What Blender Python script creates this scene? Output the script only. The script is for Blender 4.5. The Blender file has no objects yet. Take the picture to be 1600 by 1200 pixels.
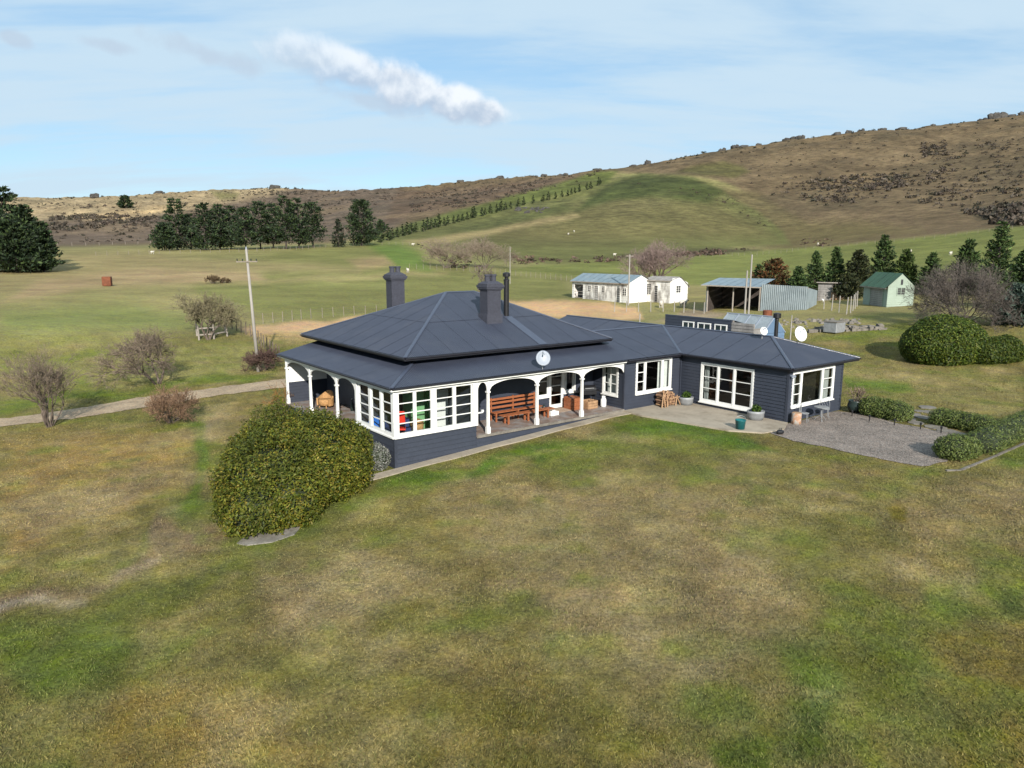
import bpy, bmesh, math, random
import numpy as np
from mathutils import Matrix, Vector
rad = math.radians
random.seed(7)
RNG = np.random.default_rng(11)
sc = bpy.context.scene
COL = sc.collection

# ------------------------------------------------------------------ camera, sky, sun, exposure
FPX, PITCH, ROLL, HCAM = 1142.0, 0.1781, 0.0034, 8.0          # calibrated on the house lines
cam_d = bpy.data.cameras.new('camera'); cam = bpy.data.objects.new('camera', cam_d); COL.objects.link(cam)
cam_d.sensor_width = 36.0; cam_d.lens = FPX / 1600 * 36; cam_d.clip_start = 0.2; cam_d.clip_end = 20000
cam.matrix_world = Matrix.Translation((0, 0, HCAM)) @ Matrix.Rotation(math.pi / 2 - PITCH, 4, 'X') @ Matrix.Rotation(ROLL, 4, 'Z')
sc.camera = cam

SUN_EL = rad(25.0)
LIGHT_XY = np.array([-0.215, 0.977])                          # direction the shadows fall
L3 = Vector((LIGHT_XY[0] * math.cos(SUN_EL), LIGHT_XY[1] * math.cos(SUN_EL), -math.sin(SUN_EL)))
sun_d = bpy.data.lights.new('sun', 'SUN'); sun_d.energy = 4.2; sun_d.angle = rad(0.7); sun_d.color = (1.0, 0.94, 0.85)
sun = bpy.data.objects.new('sun', sun_d); COL.objects.link(sun)
sun.rotation_euler = L3.to_track_quat('-Z', 'Y').to_euler()

class NT:
    """small helper to wire nodes"""
    def __init__(s, tree): s.t = tree; s.n = tree.nodes; s.l = tree.links
    def new(s, typ, **kw):
        n = s.n.new(typ)
        for k, v in kw.items(): setattr(n, k, v)
        return n
    def put(s, sock, val):
        if hasattr(val, 'is_output'): s.l.new(val, sock)
        else: sock.default_value = val
    def m(s, op, a, b=0.0, c=0.0, clamp=False):
        n = s.new('ShaderNodeMath', operation=op, use_clamp=clamp)
        for i, x in enumerate((a, b, c)):
            s.put(n.inputs[i], x)
        return n.outputs[0]
    def v(s, op, a, b=(0, 0, 0)):
        n = s.new('ShaderNodeVectorMath', operation=op)
        s.put(n.inputs[0], a)
        if op == 'SCALE': s.put(n.inputs['Scale'], b)
        else: s.put(n.inputs[1], b)
        return n.outputs['Value'] if op == 'DOT_PRODUCT' else n.outputs[0]
    def noise(s, vec, scale, detail=4.0, rough=0.55, dist=0.0):
        n = s.new('ShaderNodeTexNoise'); s.put(n.inputs['Vector'], vec)
        n.inputs['Scale'].default_value = scale; n.inputs['Detail'].default_value = detail
        n.inputs['Roughness'].default_value = rough; n.inputs['Distortion'].default_value = dist
        return n.outputs['Fac']
    def ramp(s, f, lo, hi, a=0.0, b=1.0):
        n = s.new('ShaderNodeMapRange', interpolation_type='SMOOTHSTEP')
        s.put(n.inputs[0], f); s.put(n.inputs[1], lo); s.put(n.inputs[2], hi); s.put(n.inputs[3], a); s.put(n.inputs[4], b)
        return n.outputs[0]
    def mix(s, f, a, b, blend='MIX'):
        n = s.new('ShaderNodeMix', data_type='RGBA', blend_type=blend)
        s.put(n.inputs[0], f); s.put(n.inputs[6], a); s.put(n.inputs[7], b)
        return n.outputs[2]

def px_dir(px, py):
    """world direction of a pixel of the 1600x1200 photograph"""
    x, y = px - 800, py - 600
    c, s = math.cos(ROLL), math.sin(ROLL); x, y = x * c + y * s, -x * s + y * c
    cp, sp = math.cos(PITCH), math.sin(PITCH)
    return np.array([x, FPX * cp - y * sp, -FPX * sp - y * cp])

world = bpy.data.worlds.new('World'); sc.world = world; world.use_nodes = True
W = NT(world.node_tree); W.n.clear()
sky = W.new('ShaderNodeTexSky', sky_type='NISHITA'); sky.sun_disc = False
sky.sun_elevation = SUN_EL
sky.sun_rotation = math.atan2(-LIGHT_XY[0], -LIGHT_XY[1])
sky.altitude = 400; sky.air_density = 1.0; sky.dust_density = 0.3; sky.ozone_density = 1.6
tc = W.new('ShaderNodeTexCoord').outputs['Generated']
sep = W.new('ShaderNodeSeparateXYZ'); W.l.new(tc, sep.inputs[0])
zc = W.m('MAXIMUM', sep.outputs[2], 0.0)
# thin high streaks of cloud, drawn out sideways on a flat layer high above
inv = W.m('DIVIDE', 1.0, W.m('ADD', zc, 0.16))
lay = W.new('ShaderNodeCombineXYZ')
W.l.new(W.m('MULTIPLY', sep.outputs[0], inv), lay.inputs[0]); W.l.new(W.m('MULTIPLY', sep.outputs[1], inv), lay.inputs[1])
st = W.v('MULTIPLY', lay.outputs[0], (0.55, 1.7, 1.0))
c1 = W.noise(st, 1.3, 7.0, 0.55, 0.5)
c2 = W.noise(W.v('ADD', st, (4.3, 1.7, 0.0)), 3.6, 6.0, 0.6, 0.2)
cir = W.m('ADD', W.m('MULTIPLY', c1, 0.75), W.m('MULTIPLY', c2, 0.25))
cir = W.ramp(W.m('ADD', cir, W.m('MULTIPLY', zc, 0.22)), 0.36, 0.62, 0.0, 1.0)
SKYGAIN, CIRRUS = (1.05, 1.1, 1.08, 1), (4.5, 5.75, 6.75, 1)
base = W.mix(1.0, sky.outputs[0], SKYGAIN, 'MULTIPLY')
skyc = W.mix(W.m('MULTIPLY', cir, 0.92), W.mix(0.6, base, (2.75, 4.6, 6.5, 1)), CIRRUS)
# one small heap cloud: lobes on the sphere of directions, broken up by noise
c0 = Vector(px_dir(600, 130)).normalized(); cr = Vector((0, 0, 1)).cross(c0).normalized() * -1; cu = cr.cross(c0).normalized()
if cu.z < 0: cu = -cu
if cr.x < 0: cr = -cr
den = W.m('MAXIMUM', W.v('DOT_PRODUCT', tc, tuple(c0)), 0.05)
ca = W.m('DIVIDE', W.v('DOT_PRODUCT', tc, tuple(cr)), den); cb = W.m('DIVIDE', W.v('DOT_PRODUCT', tc, tuple(cu)), den)
front = W.ramp(W.v('DOT_PRODUCT', tc, tuple(c0)), 0.3, 0.5)
K = 1200.0
def lobe(px, py, rx, ry, tilt):
    x, y = (px - 600) / K, (130 - py) / K; t = rad(tilt)
    dx, dy = W.m('SUBTRACT', ca, x), W.m('SUBTRACT', cb, y)
    a = W.m('ADD', W.m('MULTIPLY', dx, math.cos(t) * K / rx), W.m('MULTIPLY', dy, math.sin(t) * K / rx))
    b = W.m('ADD', W.m('MULTIPLY', dx, -math.sin(t) * K / ry), W.m('MULTIPLY', dy, math.cos(t) * K / ry))
    return W.m('SUBTRACT', 1.0, W.m('SQRT', W.m('ADD', W.m('MULTIPLY', a, a), W.m('MULTIPLY', b, b))))
cvec = W.new('ShaderNodeCombineXYZ'); W.l.new(ca, cvec.inputs[0]); W.l.new(cb, cvec.inputs[1])
n1 = W.noise(cvec.outputs[0], 15.0, 9.0, 0.56, 0.12)
nn = W.m('MULTIPLY', W.m('SUBTRACT', n1, 0.5), 1.9)
n0 = W.noise(W.v('ADD', cvec.outputs[0], (0.0, 0.012, 0)), 15.0, 9.0, 0.56, 0.12)
body = W.m('SUBTRACT', lobe(500, 100, 120, 42, -14), 0.22)
for L in ((560, 112, 80, 32, -14), (632, 130, 84, 37, -15), (702, 153, 72, 30, -11), (752, 166, 48, 25, 0)):
    body = W.m('MAXIMUM', body, lobe(*L))
dens = W.ramp(W.m('ADD', body, W.m('MULTIPLY', nn, 0.8)), -0.04, 0.5)
wisp = W.m('MAXIMUM', lobe(345, 100, 110, 22, -14), W.m('MAXIMUM', lobe(575, 155, 130, 17, -12), W.m('MAXIMUM', lobe(100, 92, 40, 12, -20), lobe(225, 96, 55, 12, -10))))
wd = W.m('MULTIPLY', W.ramp(W.m('ADD', wisp, W.m('MULTIPLY', nn, 1.4)), 0.15, 0.9), 0.62)
# the light comes from behind the camera and above: tops white, undersides blue grey
rel = W.m('ADD', W.m('MULTIPLY', W.m('ADD', cb, W.m('MULTIPLY', ca, 0.27)), 30.0), W.m('MULTIPLY', nn, 0.9))
rel = W.m('ADD', rel, W.m('MULTIPLY', W.m('SUBTRACT', n1, n0), 3.0))
ccol = W.mix(W.ramp(rel, -0.55, 0.95), (3.7, 4.5, 5.6, 1), (7.0, 7.35, 7.7, 1))
skyc = W.mix(W.m('MULTIPLY', wd, front), skyc, (3.9, 4.7, 5.7, 1))
skyc = W.mix(W.m('MULTIPLY', W.m('MULTIPLY', dens, W.ramp(ca, -0.15, 0.02, 0.5, 0.95)), front), skyc, ccol)
bg = W.new('ShaderNodeBackground'); bg.inputs['Strength'].default_value = 0.076
out = W.new('ShaderNodeOutputWorld'); W.l.new(skyc, bg.inputs[0]); W.l.new(bg.outputs[0], out.inputs[0])

sc.view_settings.view_transform = 'Standard'; sc.view_settings.look = 'None'
sc.view_settings.gamma = 1.0; sc.view_settings.use_curve_mapping = False
sc.view_settings.exposure = 0.83
sc.cycles.use_denoising = True
sc.cycles.max_bounces = 6; sc.cycles.diffuse_bounces = 3; sc.cycles.glossy_bounces = 3; sc.cycles.transmission_bounces = 4; sc.cycles.transparent_max_bounces = 12
sc.cycles.use_adaptive_sampling = True; sc.cycles.adaptive_threshold = 0.02
sc.cycles.caustics_reflective = False; sc.cycles.caustics_refractive = False

# ------------------------------------------------------------------ lie of the land
TH = 0.6564                                                   # bearing of the house front
O2 = np.array([-4.7934, 29.0548])                             # its front left corner
UX = np.array([math.cos(TH), math.sin(TH)]); VX = np.array([-UX[1], UX[0]])
def w2h(x, y):
    dx, dy = np.asarray(x) - O2[0], np.asarray(y) - O2[1]
    return dx * UX[0] + dy * UX[1], dx * VX[0] + dy * VX[1]
def h2w(u, v, z=0.0):
    q = O2 + UX * u + VX * v
    return (float(q[0]), float(q[1]), z)
def vnoise(x, y, seed=0):
    x = np.asarray(x, float); y = np.asarray(y, float)
    xi = np.floor(x).astype(np.int64); yi = np.floor(y).astype(np.int64); fx = x - xi; fy = y - yi
    def h(a, b):
        n = (a * 374761393 + b * 668265263 + seed * 1442695041) & 0x7fffffff
        n = ((n ^ (n >> 13)) * 1274126177) & 0x7fffffff
        n = n ^ (n >> 16)
        return (n & 0xffff) / 65535.0
    fx = fx * fx * (3 - 2 * fx); fy = fy * fy * (3 - 2 * fy)
    return (h(xi, yi) * (1 - fx) + h(xi + 1, yi) * fx) * (1 - fy) + (h(xi, yi + 1) * (1 - fx) + h(xi + 1, yi + 1) * fx) * fy
def fbm(x, y, octv=4, seed=0, gain=0.5):
    t = 0; a = 1.0; s = 0
    for i in range(octv):
        t = t + a * (vnoise(np.asarray(x) * 2 ** i + 17.3 * i, np.asarray(y) * 2 ** i - 9.1 * i, seed + i) - 0.5); s += a; a *= gain
    return t / s * 2
def sstep(a, b, x):
    t = np.clip((np.asarray(x, float) - a) / (b - a), 0, 1); return t * t * (3 - 2 * t)

# elevations read off the photograph: for columns of the picture, the height of the ground at set distances
T_D = np.array([70, 85, 105, 140, 190, 250, 330, 430, 560, 700, 900, 1200, 1600, 2200, 4000, 9000], float)
T_PX = [-300, 0, 150, 300, 450, 600, 750, 900, 1050, 1200, 1350, 1500, 1600, 1900]
T_Y = [
 [522, 495, 466, 442, 418, 396, 389, 384, 369, 352, 338, 325, 316, 335, 365, 380],
 [522, 495, 466, 442, 417, 396, 389, 384, 369, 352, 338, 325, 315, 335, 365, 380],
 [522, 494, 465, 441, 416, 394, 387, 383, 369, 350, 337, 323, 313, 333, 365, 380],
 [524, 494, 465, 440, 414, 393, 385, 378, 364, 346, 333, 318, 304, 326, 365, 380],
 [526, 496, 466, 438, 412, 391, 381, 370, 355, 338, 323, 309, 298, 320, 365, 380],
 [528, 498, 466, 436, 410, 389, 373, 357, 338, 323, 309, 298, 312, 330, 365, 380],
 [526, 500, 468, 442, 418, 400, 373, 346, 322, 306, 294, 287, 305, 325, 365, 380],
 [522, 498, 468, 446, 422, 403, 377, 339, 309, 288, 271, 279, 300, 320, 365, 380],
 [516, 495, 470, 449, 426, 406, 377, 332, 291, 268, 252, 266, 290, 315, 365, 380],
 [512, 490, 470, 450, 428, 408, 385, 343, 296, 256, 223, 240, 270, 300, 360, 380],
 [508, 484, 462, 441, 419, 396, 369, 330, 288, 246, 208, 226, 260, 295, 360, 380],
 [506, 480, 458, 434, 409, 382, 351, 315, 275, 231, 191, 210, 250, 290, 360, 380],
 [506, 480, 456, 430, 402, 370, 338, 302, 262, 217, 180, 200, 240, 285, 360, 380],
 [506, 480, 452, 424, 390, 352, 318, 284, 244, 200, 164, 185, 230, 280, 360, 380]]
def _tab():
    az = []; Z = []
    for px, row in zip(T_PX, T_Y):
        d0 = px_dir(px, 394.0); az.append(math.atan2(d0[0], d0[1])); r = []
        for D, y in zip(T_D, row):
            d = px_dir(px, y); r.append(HCAM + D * d[2] / math.hypot(d[0], d[1]))
        Z.append(r)
    az = np.array(az); Z = np.array(Z)
    def pchip(x, Y, xn):          # monotone cubic along the last axis
        h = np.diff(x); dl = np.diff(Y, axis=-1) / h; m = np.zeros_like(Y)
        w = dl[..., :-1] * dl[..., 1:]
        hm = np.where(w > 0, 2 * w / (dl[..., :-1] + dl[..., 1:] + 1e-12 * np.sign(dl[..., :-1] + 1e-20)), 0)
        m[..., 1:-1] = hm; m[..., 0] = dl[..., 0]; m[..., -1] = dl[..., -1]
        i = np.clip(np.searchsorted(x, xn) - 1, 0, len(x) - 2); t = (xn - x[i]) / h[i]; H = h[i]
        return Y[..., i] * (1 + 2 * t) * (1 - t) ** 2 + m[..., i] * H * t * (1 - t) ** 2 + Y[..., i + 1] * t * t * (3 - 2 * t) + m[..., i + 1] * H * t * t * (t - 1)
    ld = np.linspace(math.log(60), math.log(9000), 700); an = np.linspace(az[0], az[-1], 500)
    Z1 = pchip(np.log(T_D), Z, ld); Z2 = pchip(az, Z1.T.copy(), an).T
    k = np.array([1, 4, 6, 4, 1.]) / 16
    for _ in range(10):
        P = np.pad(Z2, ((2, 2), (0, 0)), 'edge'); Z2 = sum(k[j] * P[j:j + Z2.shape[0]] for j in range(5))
    for _ in range(2):
        P = np.pad(Z2, ((0, 0), (2, 2)), 'edge'); Z2 = sum(k[j] * P[:, j:j + Z2.shape[1]] for j in range(5))
    return an, ld, Z2
A_N, L_N, Z_T = _tab()
def TZ(x, y):
    """height of the ground at x, y"""
    x = np.asarray(x, float); y = np.asarray(y, float)
    D = np.hypot(x, y) + 1e-6; az = np.arctan2(x, y)
    u, v = w2h(x, y)
    zn = np.clip(-0.8 + 0.055 * u, -1.25, -0.11)
    zn = np.where(zn > -0.3, -0.3 + 0.19 * np.tanh((-0.8 + 0.055 * u + 0.3) / 0.19), zn)
    zn = np.where(zn < -1.0, -1.0 - 0.35 * np.tanh((-1.0 + 0.8 - 0.055 * u) / 0.35 * 0.6), zn)
    fa = np.clip((az - A_N[0]) / (A_N[-1] - A_N[0]) * (len(A_N) - 1), 0, len(A_N) - 1.001); fd = np.clip((np.log(np.maximum(D, 60)) - L_N[0]) / (L_N[-1] - L_N[0]) * (len(L_N) - 1), 0, len(L_N) - 1.001)
    i = fa.astype(int); j = fd.astype(int); a = fa - i; b = fd - j
    zt = (Z_T[i, j] * (1 - a) + Z_T[i + 1, j] * a) * (1 - b) + (Z_T[i, j + 1] * (1 - a) + Z_T[i + 1, j + 1] * a) * b
    off = sstep(rad(60), rad(110), np.abs(az))
    zt = zt * (1 - off) + off * (-1.0 + 0.02 * np.minimum(D, 900))
    rough = np.clip((D - 420) / 700, 0, 1) * 7.0 * np.clip(zt / 40, 0, 1) + 0.35 * sstep(90, 250, D)
    n = fbm(x / 95, y / 95, 5, 3, 0.55) * rough + fbm(x / 28, y / 28, 3, 9) * rough * 0.3
    n = n + (0.5 - np.abs(fbm(x / 55 + 7, y / 55, 4, 15, 0.6))) * 11.0 * sstep(700, 1150, D) * np.clip(zt / 60, 0, 1) - 3.5 * sstep(700, 1150, D) * np.clip(zt / 60, 0, 1)
    w = sstep(52, 78, D)
    return zn * (1 - w) + (zt + n) * w + fbm(x / 5.0, y / 5.0, 2, 21) * 0.03 * sstep(14, 24, D) * (1 - sstep(60, 90, D)) * (1 - sstep(-3, -1, u) * (1 - sstep(24, 27, u)) * sstep(-9, -7.5, v) * (1 - sstep(14, 16, v)))
def gnd(px, py, far=4000):
    """where the ray through a pixel meets the ground"""
    d = px_dir(px, py); d = d / math.hypot(d[0], d[1])
    t = np.exp(np.linspace(math.log(12), math.log(far), 2600))
    dz = HCAM + t * d[2] - TZ(t * d[0], t * d[1])
    k = np.argmax(dz < 0)
    if dz[k] >= 0: k = len(t) - 1
    a, b = t[max(k - 1, 0)], t[k]
    for _ in range(30):
        m = (a + b) / 2
        if HCAM + m * d[2] - float(TZ(m * d[0], m * d[1])) < 0: b = m
        else: a = m
    return (d[0] * a, d[1] * a, float(TZ(d[0] * a, d[1] * a)))
def at(px, D):
    """ground point in the direction of picture column px at distance D"""
    d = px_dir(px, 400); d = d / math.hypot(d[0], d[1])
    return (d[0] * D, d[1] * D, float(TZ(d[0] * D, d[1] * D)))
def to_px(P):
    P = np.atleast_2d(P); X, Y, Z = P[:, 0], P[:, 1], P[:, 2] - HCAM
    c, s = math.cos(PITCH), math.sin(PITCH); d = np.maximum(Y * c - Z * s, 1e-3); up = Y * s + Z * c
    x, y = FPX * X / d, -FPX * up / d; cr_, sr_ = math.cos(ROLL), math.sin(ROLL)
    return 800 + x * cr_ - y * sr_, 600 + x * sr_ + y * cr_

# ------------------------------------------------------------------ helpers
def s2l(c):
    c = np.asarray(c, float) / 255.0
    return np.where(c <= 0.04045, c / 12.92, ((c + 0.055) / 1.055) ** 2.4)
def alb(r, g, b, G=1.3):
    """photograph colour -> surface colour, G = how strongly such a surface is lit"""
    c = s2l((r, g, b)) / G
    return (float(c[0]), float(c[1]), float(c[2]), 1.0)
MATS = {}
def mat(name, rgb, rough=0.6, var=0.18, scale=4.0, bump=0.0, bscale=None, metal=0.0, rgb2=None, stretch=(1, 1, 1), spec=0.4, patch=0.5):
    """painted / natural surface: two tones broken up by noise, optional fine relief"""
    m = bpy.data.materials.new(name); m.use_nodes = True; T = NT(m.node_tree)
    b = m.node_tree.nodes['Principled BSDF']; b.inputs['Roughness'].default_value = rough; b.inputs['Metallic'].default_value = metal
    b.inputs['Specular IOR Level'].default_value = spec
    pos = T.new('ShaderNodeNewGeometry').outputs['Position']
    if stretch != (1, 1, 1): pos = T.v('MULTIPLY', pos, stretch)
    n1 = T.noise(pos, scale, 5.0, 0.6); n2 = T.noise(pos, scale * 6.3, 3.0, 0.6)
    f = T.m('ADD', T.m('MULTIPLY', n1, 0.65), T.m('MULTIPLY', n2, 0.35))
    lo = tuple(x * (1 - var) for x in rgb[:3]) + (1,); hi = tuple(min(1, x * (1 + var)) for x in rgb[:3]) + (1,)
    c = T.mix(T.ramp(f, 0.3, 0.7), lo, hi)
    if rgb2: c = T.mix(T.ramp(T.noise(T.v('ADD', pos, (3.1, 7.7, 1.9)), scale * 0.7, 6.0, 0.65), patch - 0.06, patch + 0.14), c, tuple(rgb2[:3]) + (1,))
    T.l.new(c, b.inputs['Base Color'])
    T.l.new(T.ramp(n2, 0.2, 0.8, max(0.0, rough - 0.08), min(1.0, rough + 0.1)), b.inputs['Roughness'])
    if bump:
        bn = T.new('ShaderNodeBump'); bn.inputs['Strength'].default_value = bump; bn.inputs['Distance'].default_value = 0.02
        T.l.new(T.noise(pos, bscale or scale * 8, 4.0, 0.6), bn.inputs['Height']); T.l.new(bn.outputs[0], b.inputs['Normal'])
    MATS[name] = m; return m
def leafmat(name, rough=0.55, trans=0.25):
    m = bpy.data.materials.new(name); m.use_nodes = True; T = NT(m.node_tree); b = m.node_tree.nodes['Principled BSDF']
    a = T.new('ShaderNodeAttribute', attribute_name='Col').outputs['Color']
    T.l.new(a, b.inputs['Base Color']); b.inputs['Roughness'].default_value = rough; b.inputs['Specular IOR Level'].default_value = 0.25
    tr = T.new('ShaderNodeBsdfTranslucent'); T.l.new(a, tr.inputs[0]); mx = T.new('ShaderNodeMixShader'); mx.inputs[0].default_value = trans
    T.l.new(b.outputs[0], mx.inputs[1]); T.l.new(tr.outputs[0], mx.inputs[2])
    T.l.new(mx.outputs[0], m.node_tree.nodes['Material Output'].inputs['Surface'])
    MATS[name] = m; return m
def glassmat(name, tint=(0.86, 0.9, 0.9, 1), refl=1.0):
    m = bpy.data.materials.new(name); m.use_nodes = True; T = NT(m.node_tree); T.n.remove(m.node_tree.nodes['Principled BSDF'])
    g = T.new('ShaderNodeBsdfGlossy'); g.inputs['Roughness'].default_value = 0.02
    t = T.new('ShaderNodeBsdfTransparent'); t.inputs[0].default_value = tint
    fr = T.new('ShaderNodeFresnel'); bf = T.new('ShaderNodeNewGeometry').outputs['Backfacing']; T.l.new(T.m('SUBTRACT', 1.5, T.m('MULTIPLY', bf, 1.5 - 1 / 1.5)), fr.inputs[0])
    mx = T.new('ShaderNodeMixShader'); T.l.new(T.m('MULTIPLY', fr.outputs[0], refl, clamp=True), mx.inputs[0]); T.l.new(t.outputs[0], mx.inputs[1]); T.l.new(g.outputs[0], mx.inputs[2])
    T.l.new(mx.outputs[0], m.node_tree.nodes['Material Output'].inputs['Surface']); MATS[name] = m; return m

def tag(o, label=None, cat=None, group=None, kind=None):
    if label: o['label'] = label
    if cat: o['category'] = cat
    if group: o['group'] = group
    if kind: o['kind'] = kind
    return o
def link(name, me, parent=None):
    o = bpy.data.objects.new(name, me); COL.objects.link(o)
    if parent is not None: o.parent = parent
    return o
def thing(name, label, cat, loc=(0, 0, 0), rz=0.0, group=None):
    o = link(name, None); o.empty_display_size = 0.2; o.location = loc; o.rotation_euler = (0, 0, rz)
    return tag(o, label, cat, group)
def np_obj(name, V, F, m, parent=None, col=None, smooth=False):
    """mesh from arrays; F has one width (all triangles or all quads)"""
    V = np.ascontiguousarray(V, np.float32); F = np.ascontiguousarray(F, np.int32); k = F.shape[1]
    me = bpy.data.meshes.new(name); me.vertices.add(len(V)); me.vertices.foreach_set('co', V.ravel())
    me.loops.add(F.size); me.loops.foreach_set('vertex_index', F.ravel())
    me.polygons.add(len(F)); me.polygons.foreach_set('loop_start', np.arange(0, F.size, k, dtype=np.int32))
    try: me.polygons.foreach_set('loop_total', np.full(len(F), k, np.int32))
    except Exception: pass
    if smooth: me.polygons.foreach_set('use_smooth', np.ones(len(F), bool))
    if col is not None:
        a = me.attributes.new('Col', 'FLOAT_COLOR', 'POINT')
        c = np.ones((len(V), 4), np.float32); c[:, :3] = col; a.data.foreach_set('color', c.ravel())
    me.update(); me.validate()
    if m is not None: me.materials.append(MATS[m] if isinstance(m, str) else m)
    return link(name, me, parent)
def perp(d):
    d = Vector(d).normalized(); a = Vector((0, 0, 1)) if abs(d.z) < 0.9 else Vector((1, 0, 0))
    x = d.cross(a).normalized(); return x, d.cross(x).normalized()
class MB:
    def __init__(s): s.v = []; s.f = []
    def add(s, vs, fs):
        n = len(s.v); s.v += [tuple(p) for p in vs]; s.f += [tuple(i + n for i in q) for q in fs]; return s
    def box(s, x0, x1, y0, y1, z0, z1):
        return s.add([(x0, y0, z0), (x1, y0, z0), (x1, y1, z0), (x0, y1, z0), (x0, y0, z1), (x1, y0, z1), (x1, y1, z1), (x0, y1, z1)],
                     [(3, 2, 1, 0), (4, 5, 6, 7), (0, 1, 5, 4), (1, 2, 6, 5), (2, 3, 7, 6), (3, 0, 4, 7)])
    def hexa(s, lo, hi):     # two loops of n points each
        n = len(lo)
        return s.add(list(lo) + list(hi), [tuple(range(n - 1, -1, -1)), tuple(range(n, 2 * n))] + [(i, (i + 1) % n, n + (i + 1) % n, n + i) for i in range(n)])
    def bar(s, p0, p1, w, h=None, up=(0, 0, 1)):
        p0, p1 = Vector(p0), Vector(p1); d = (p1 - p0).normalized(); up = Vector(up)
        if abs(d.dot(up)) > 0.97: up = Vector((1, 0, 0))
        x = d.cross(up).normalized(); y = x.cross(d); h = h or w; x = x * w / 2; y = y * h / 2
        return s.hexa([p0 - x - y, p0 + x - y, p0 + x + y, p0 - x + y], [p1 - x - y, p1 + x - y, p1 + x + y, p1 - x + y])
    def tube(s, p0, p1, r0, r1=None, n=8):
        r1 = r0 if r1 is None else r1; x, y = perp(Vector(p1) - Vector(p0)); A = [2 * math.pi * i / n for i in range(n)]
        return s.hexa([Vector(p0) + (x * math.cos(a) + y * math.sin(a)) * r0 for a in A], [Vector(p1) + (x * math.cos(a) + y * math.sin(a)) * r1 for a in A])
    def path(s, pts, r, n=6):
        for a, b in zip(pts[:-1], pts[1:]): s.tube(a, b, r, r, n)
        return s
    def lathe(s, c, prof, n=16, sx=1.0, sy=1.0):
        vs = []; fs = []
        for r, z in prof:
            for i in range(n):
                a = 2 * math.pi * i / n; vs.append((c[0] + sx * r * math.cos(a), c[1] + sy * r * math.sin(a), c[2] + z))
        for k in range(len(prof) - 1):
            for i in range(n): fs.append((k * n + i, k * n + (i + 1) % n, (k + 1) * n + (i + 1) % n, (k + 1) * n + i))
        fs.append(tuple(range(n - 1, -1, -1))); fs.append(tuple((len(prof) - 1) * n + i for i in range(n)))
        return s.add(vs, fs)
    def prism(s, poly, ext):
        e = Vector(ext); return s.hexa([Vector(p) for p in poly], [Vector(p) + e for p in poly])
    def ball(s, c, r, n=10, m=6, sc3=(1, 1, 1)):
        return s.lathe(c, [(max(0.001, r * sc3[0] * math.sin(math.pi * k / m)), -r * sc3[2] * math.cos(math.pi * k / m)) for k in range(m + 1)], n, 1.0, sc3[1] / sc3[0])
    def build(s, name, m, parent=None, smooth=False, bevel=0.0):
        me = bpy.data.meshes.new(name); me.from_pydata(s.v, [], s.f)
        bm = bmesh.new(); bm.from_mesh(me); bmesh.ops.recalc_face_normals(bm, faces=bm.faces)
        if bevel: bmesh.ops.bevel(bm, geom=list(bm.edges), offset=bevel, segments=1, affect='EDGES')
        bm.to_mesh(me); bm.free()
        if smooth:
            me.polygons.foreach_set('use_smooth', np.ones(len(me.polygons), bool))
        me.update(); me.materials.append(MATS[m] if isinstance(m, str) else m)
        return link(name, me, parent)
def copy_tree(o, parent=None, loc=None, rz=None, scale=None, label=None, group=None):
    c = o.copy(); COL.objects.link(c); c.parent = parent
    for ch in list(o.children): copy_tree(ch, c)
    if loc is not None: c.location = loc
    if rz is not None: c.rotation_euler = (0, 0, rz)
    if scale is not None: c.scale = scale if hasattr(scale, '__len__') else (scale,) * 3
    if label: c['label'] = label
    if group: c['group'] = group
    return c

# ------------------------------------------------------------------ materials
mat('roof_iron', alb(70, 76, 93, 1.9), 0.42, 0.1, 0.9, spec=0.5, rgb2=alb(77, 82, 97, 1.9), patch=0.55)
mat('ridge_iron', alb(84, 92, 112, 1.9), 0.4, 0.08, 2.0, spec=0.5)
mat('dark_board', alb(64, 70, 84, 1.75), 0.5, 0.1, 2.0)
mat('dark_trim', alb(38, 38, 46, 1.3), 0.45, 0.1, 2.0)
mat('white_paint', (0.68, 0.68, 0.66, 1), 0.45, 0.07, 2.5)
mat('aged_white', (0.62, 0.6, 0.56, 1), 0.7, 0.1, 1.2, rgb2=(0.24, 0.22, 0.2, 1), patch=0.5, stretch=(1, 1, 0.5))
mat('chimney_brick', alb(70, 72, 84, 1.5), 0.75, 0.25, 9.0, bump=0.5)
mat('black_metal', (0.012, 0.012, 0.014, 1), 0.4, 0.2, 6.0)
mat('steel', (0.4, 0.41, 0.42, 1), 0.4, 0.15, 5.0, metal=0.6)
mat('dish_grey', (0.23, 0.26, 0.31, 1), 0.45, 0.06, 4.0)
mat('tile_floor', (0.2, 0.15, 0.125, 1), 0.55, 0.35, 2.2, rgb2=(0.25, 0.24, 0.235, 1), patch=0.5)
mat('concrete', alb(178, 166, 148, 1.45), 0.85, 0.14, 1.1, bump=0.25, rgb2=alb(150, 138, 120, 1.4), patch=0.55)
mat('old_concrete', (0.21, 0.195, 0.17, 1), 0.9, 0.25, 2.5, bump=0.4, rgb2=(0.13, 0.12, 0.1, 1))
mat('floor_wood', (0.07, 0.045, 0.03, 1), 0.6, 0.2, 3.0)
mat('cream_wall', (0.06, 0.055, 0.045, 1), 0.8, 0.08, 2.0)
mat('green_wall', (0.17, 0.36, 0.17, 1), 0.75, 0.12, 2.0)
mat('green_cloth', (0.04, 0.2, 0.06, 1), 0.9, 0.2, 5.0)
mat('curtain', (0.55, 0.55, 0.52, 1), 0.9, 0.08, 4.0)
mat('orange_wood', (0.25, 0.085, 0.035, 1), 0.5, 0.25, 5.0, stretch=(1, 1, 4))
mat('tan_wood', (0.31, 0.19, 0.105, 1), 0.6, 0.25, 5.0)
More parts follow.
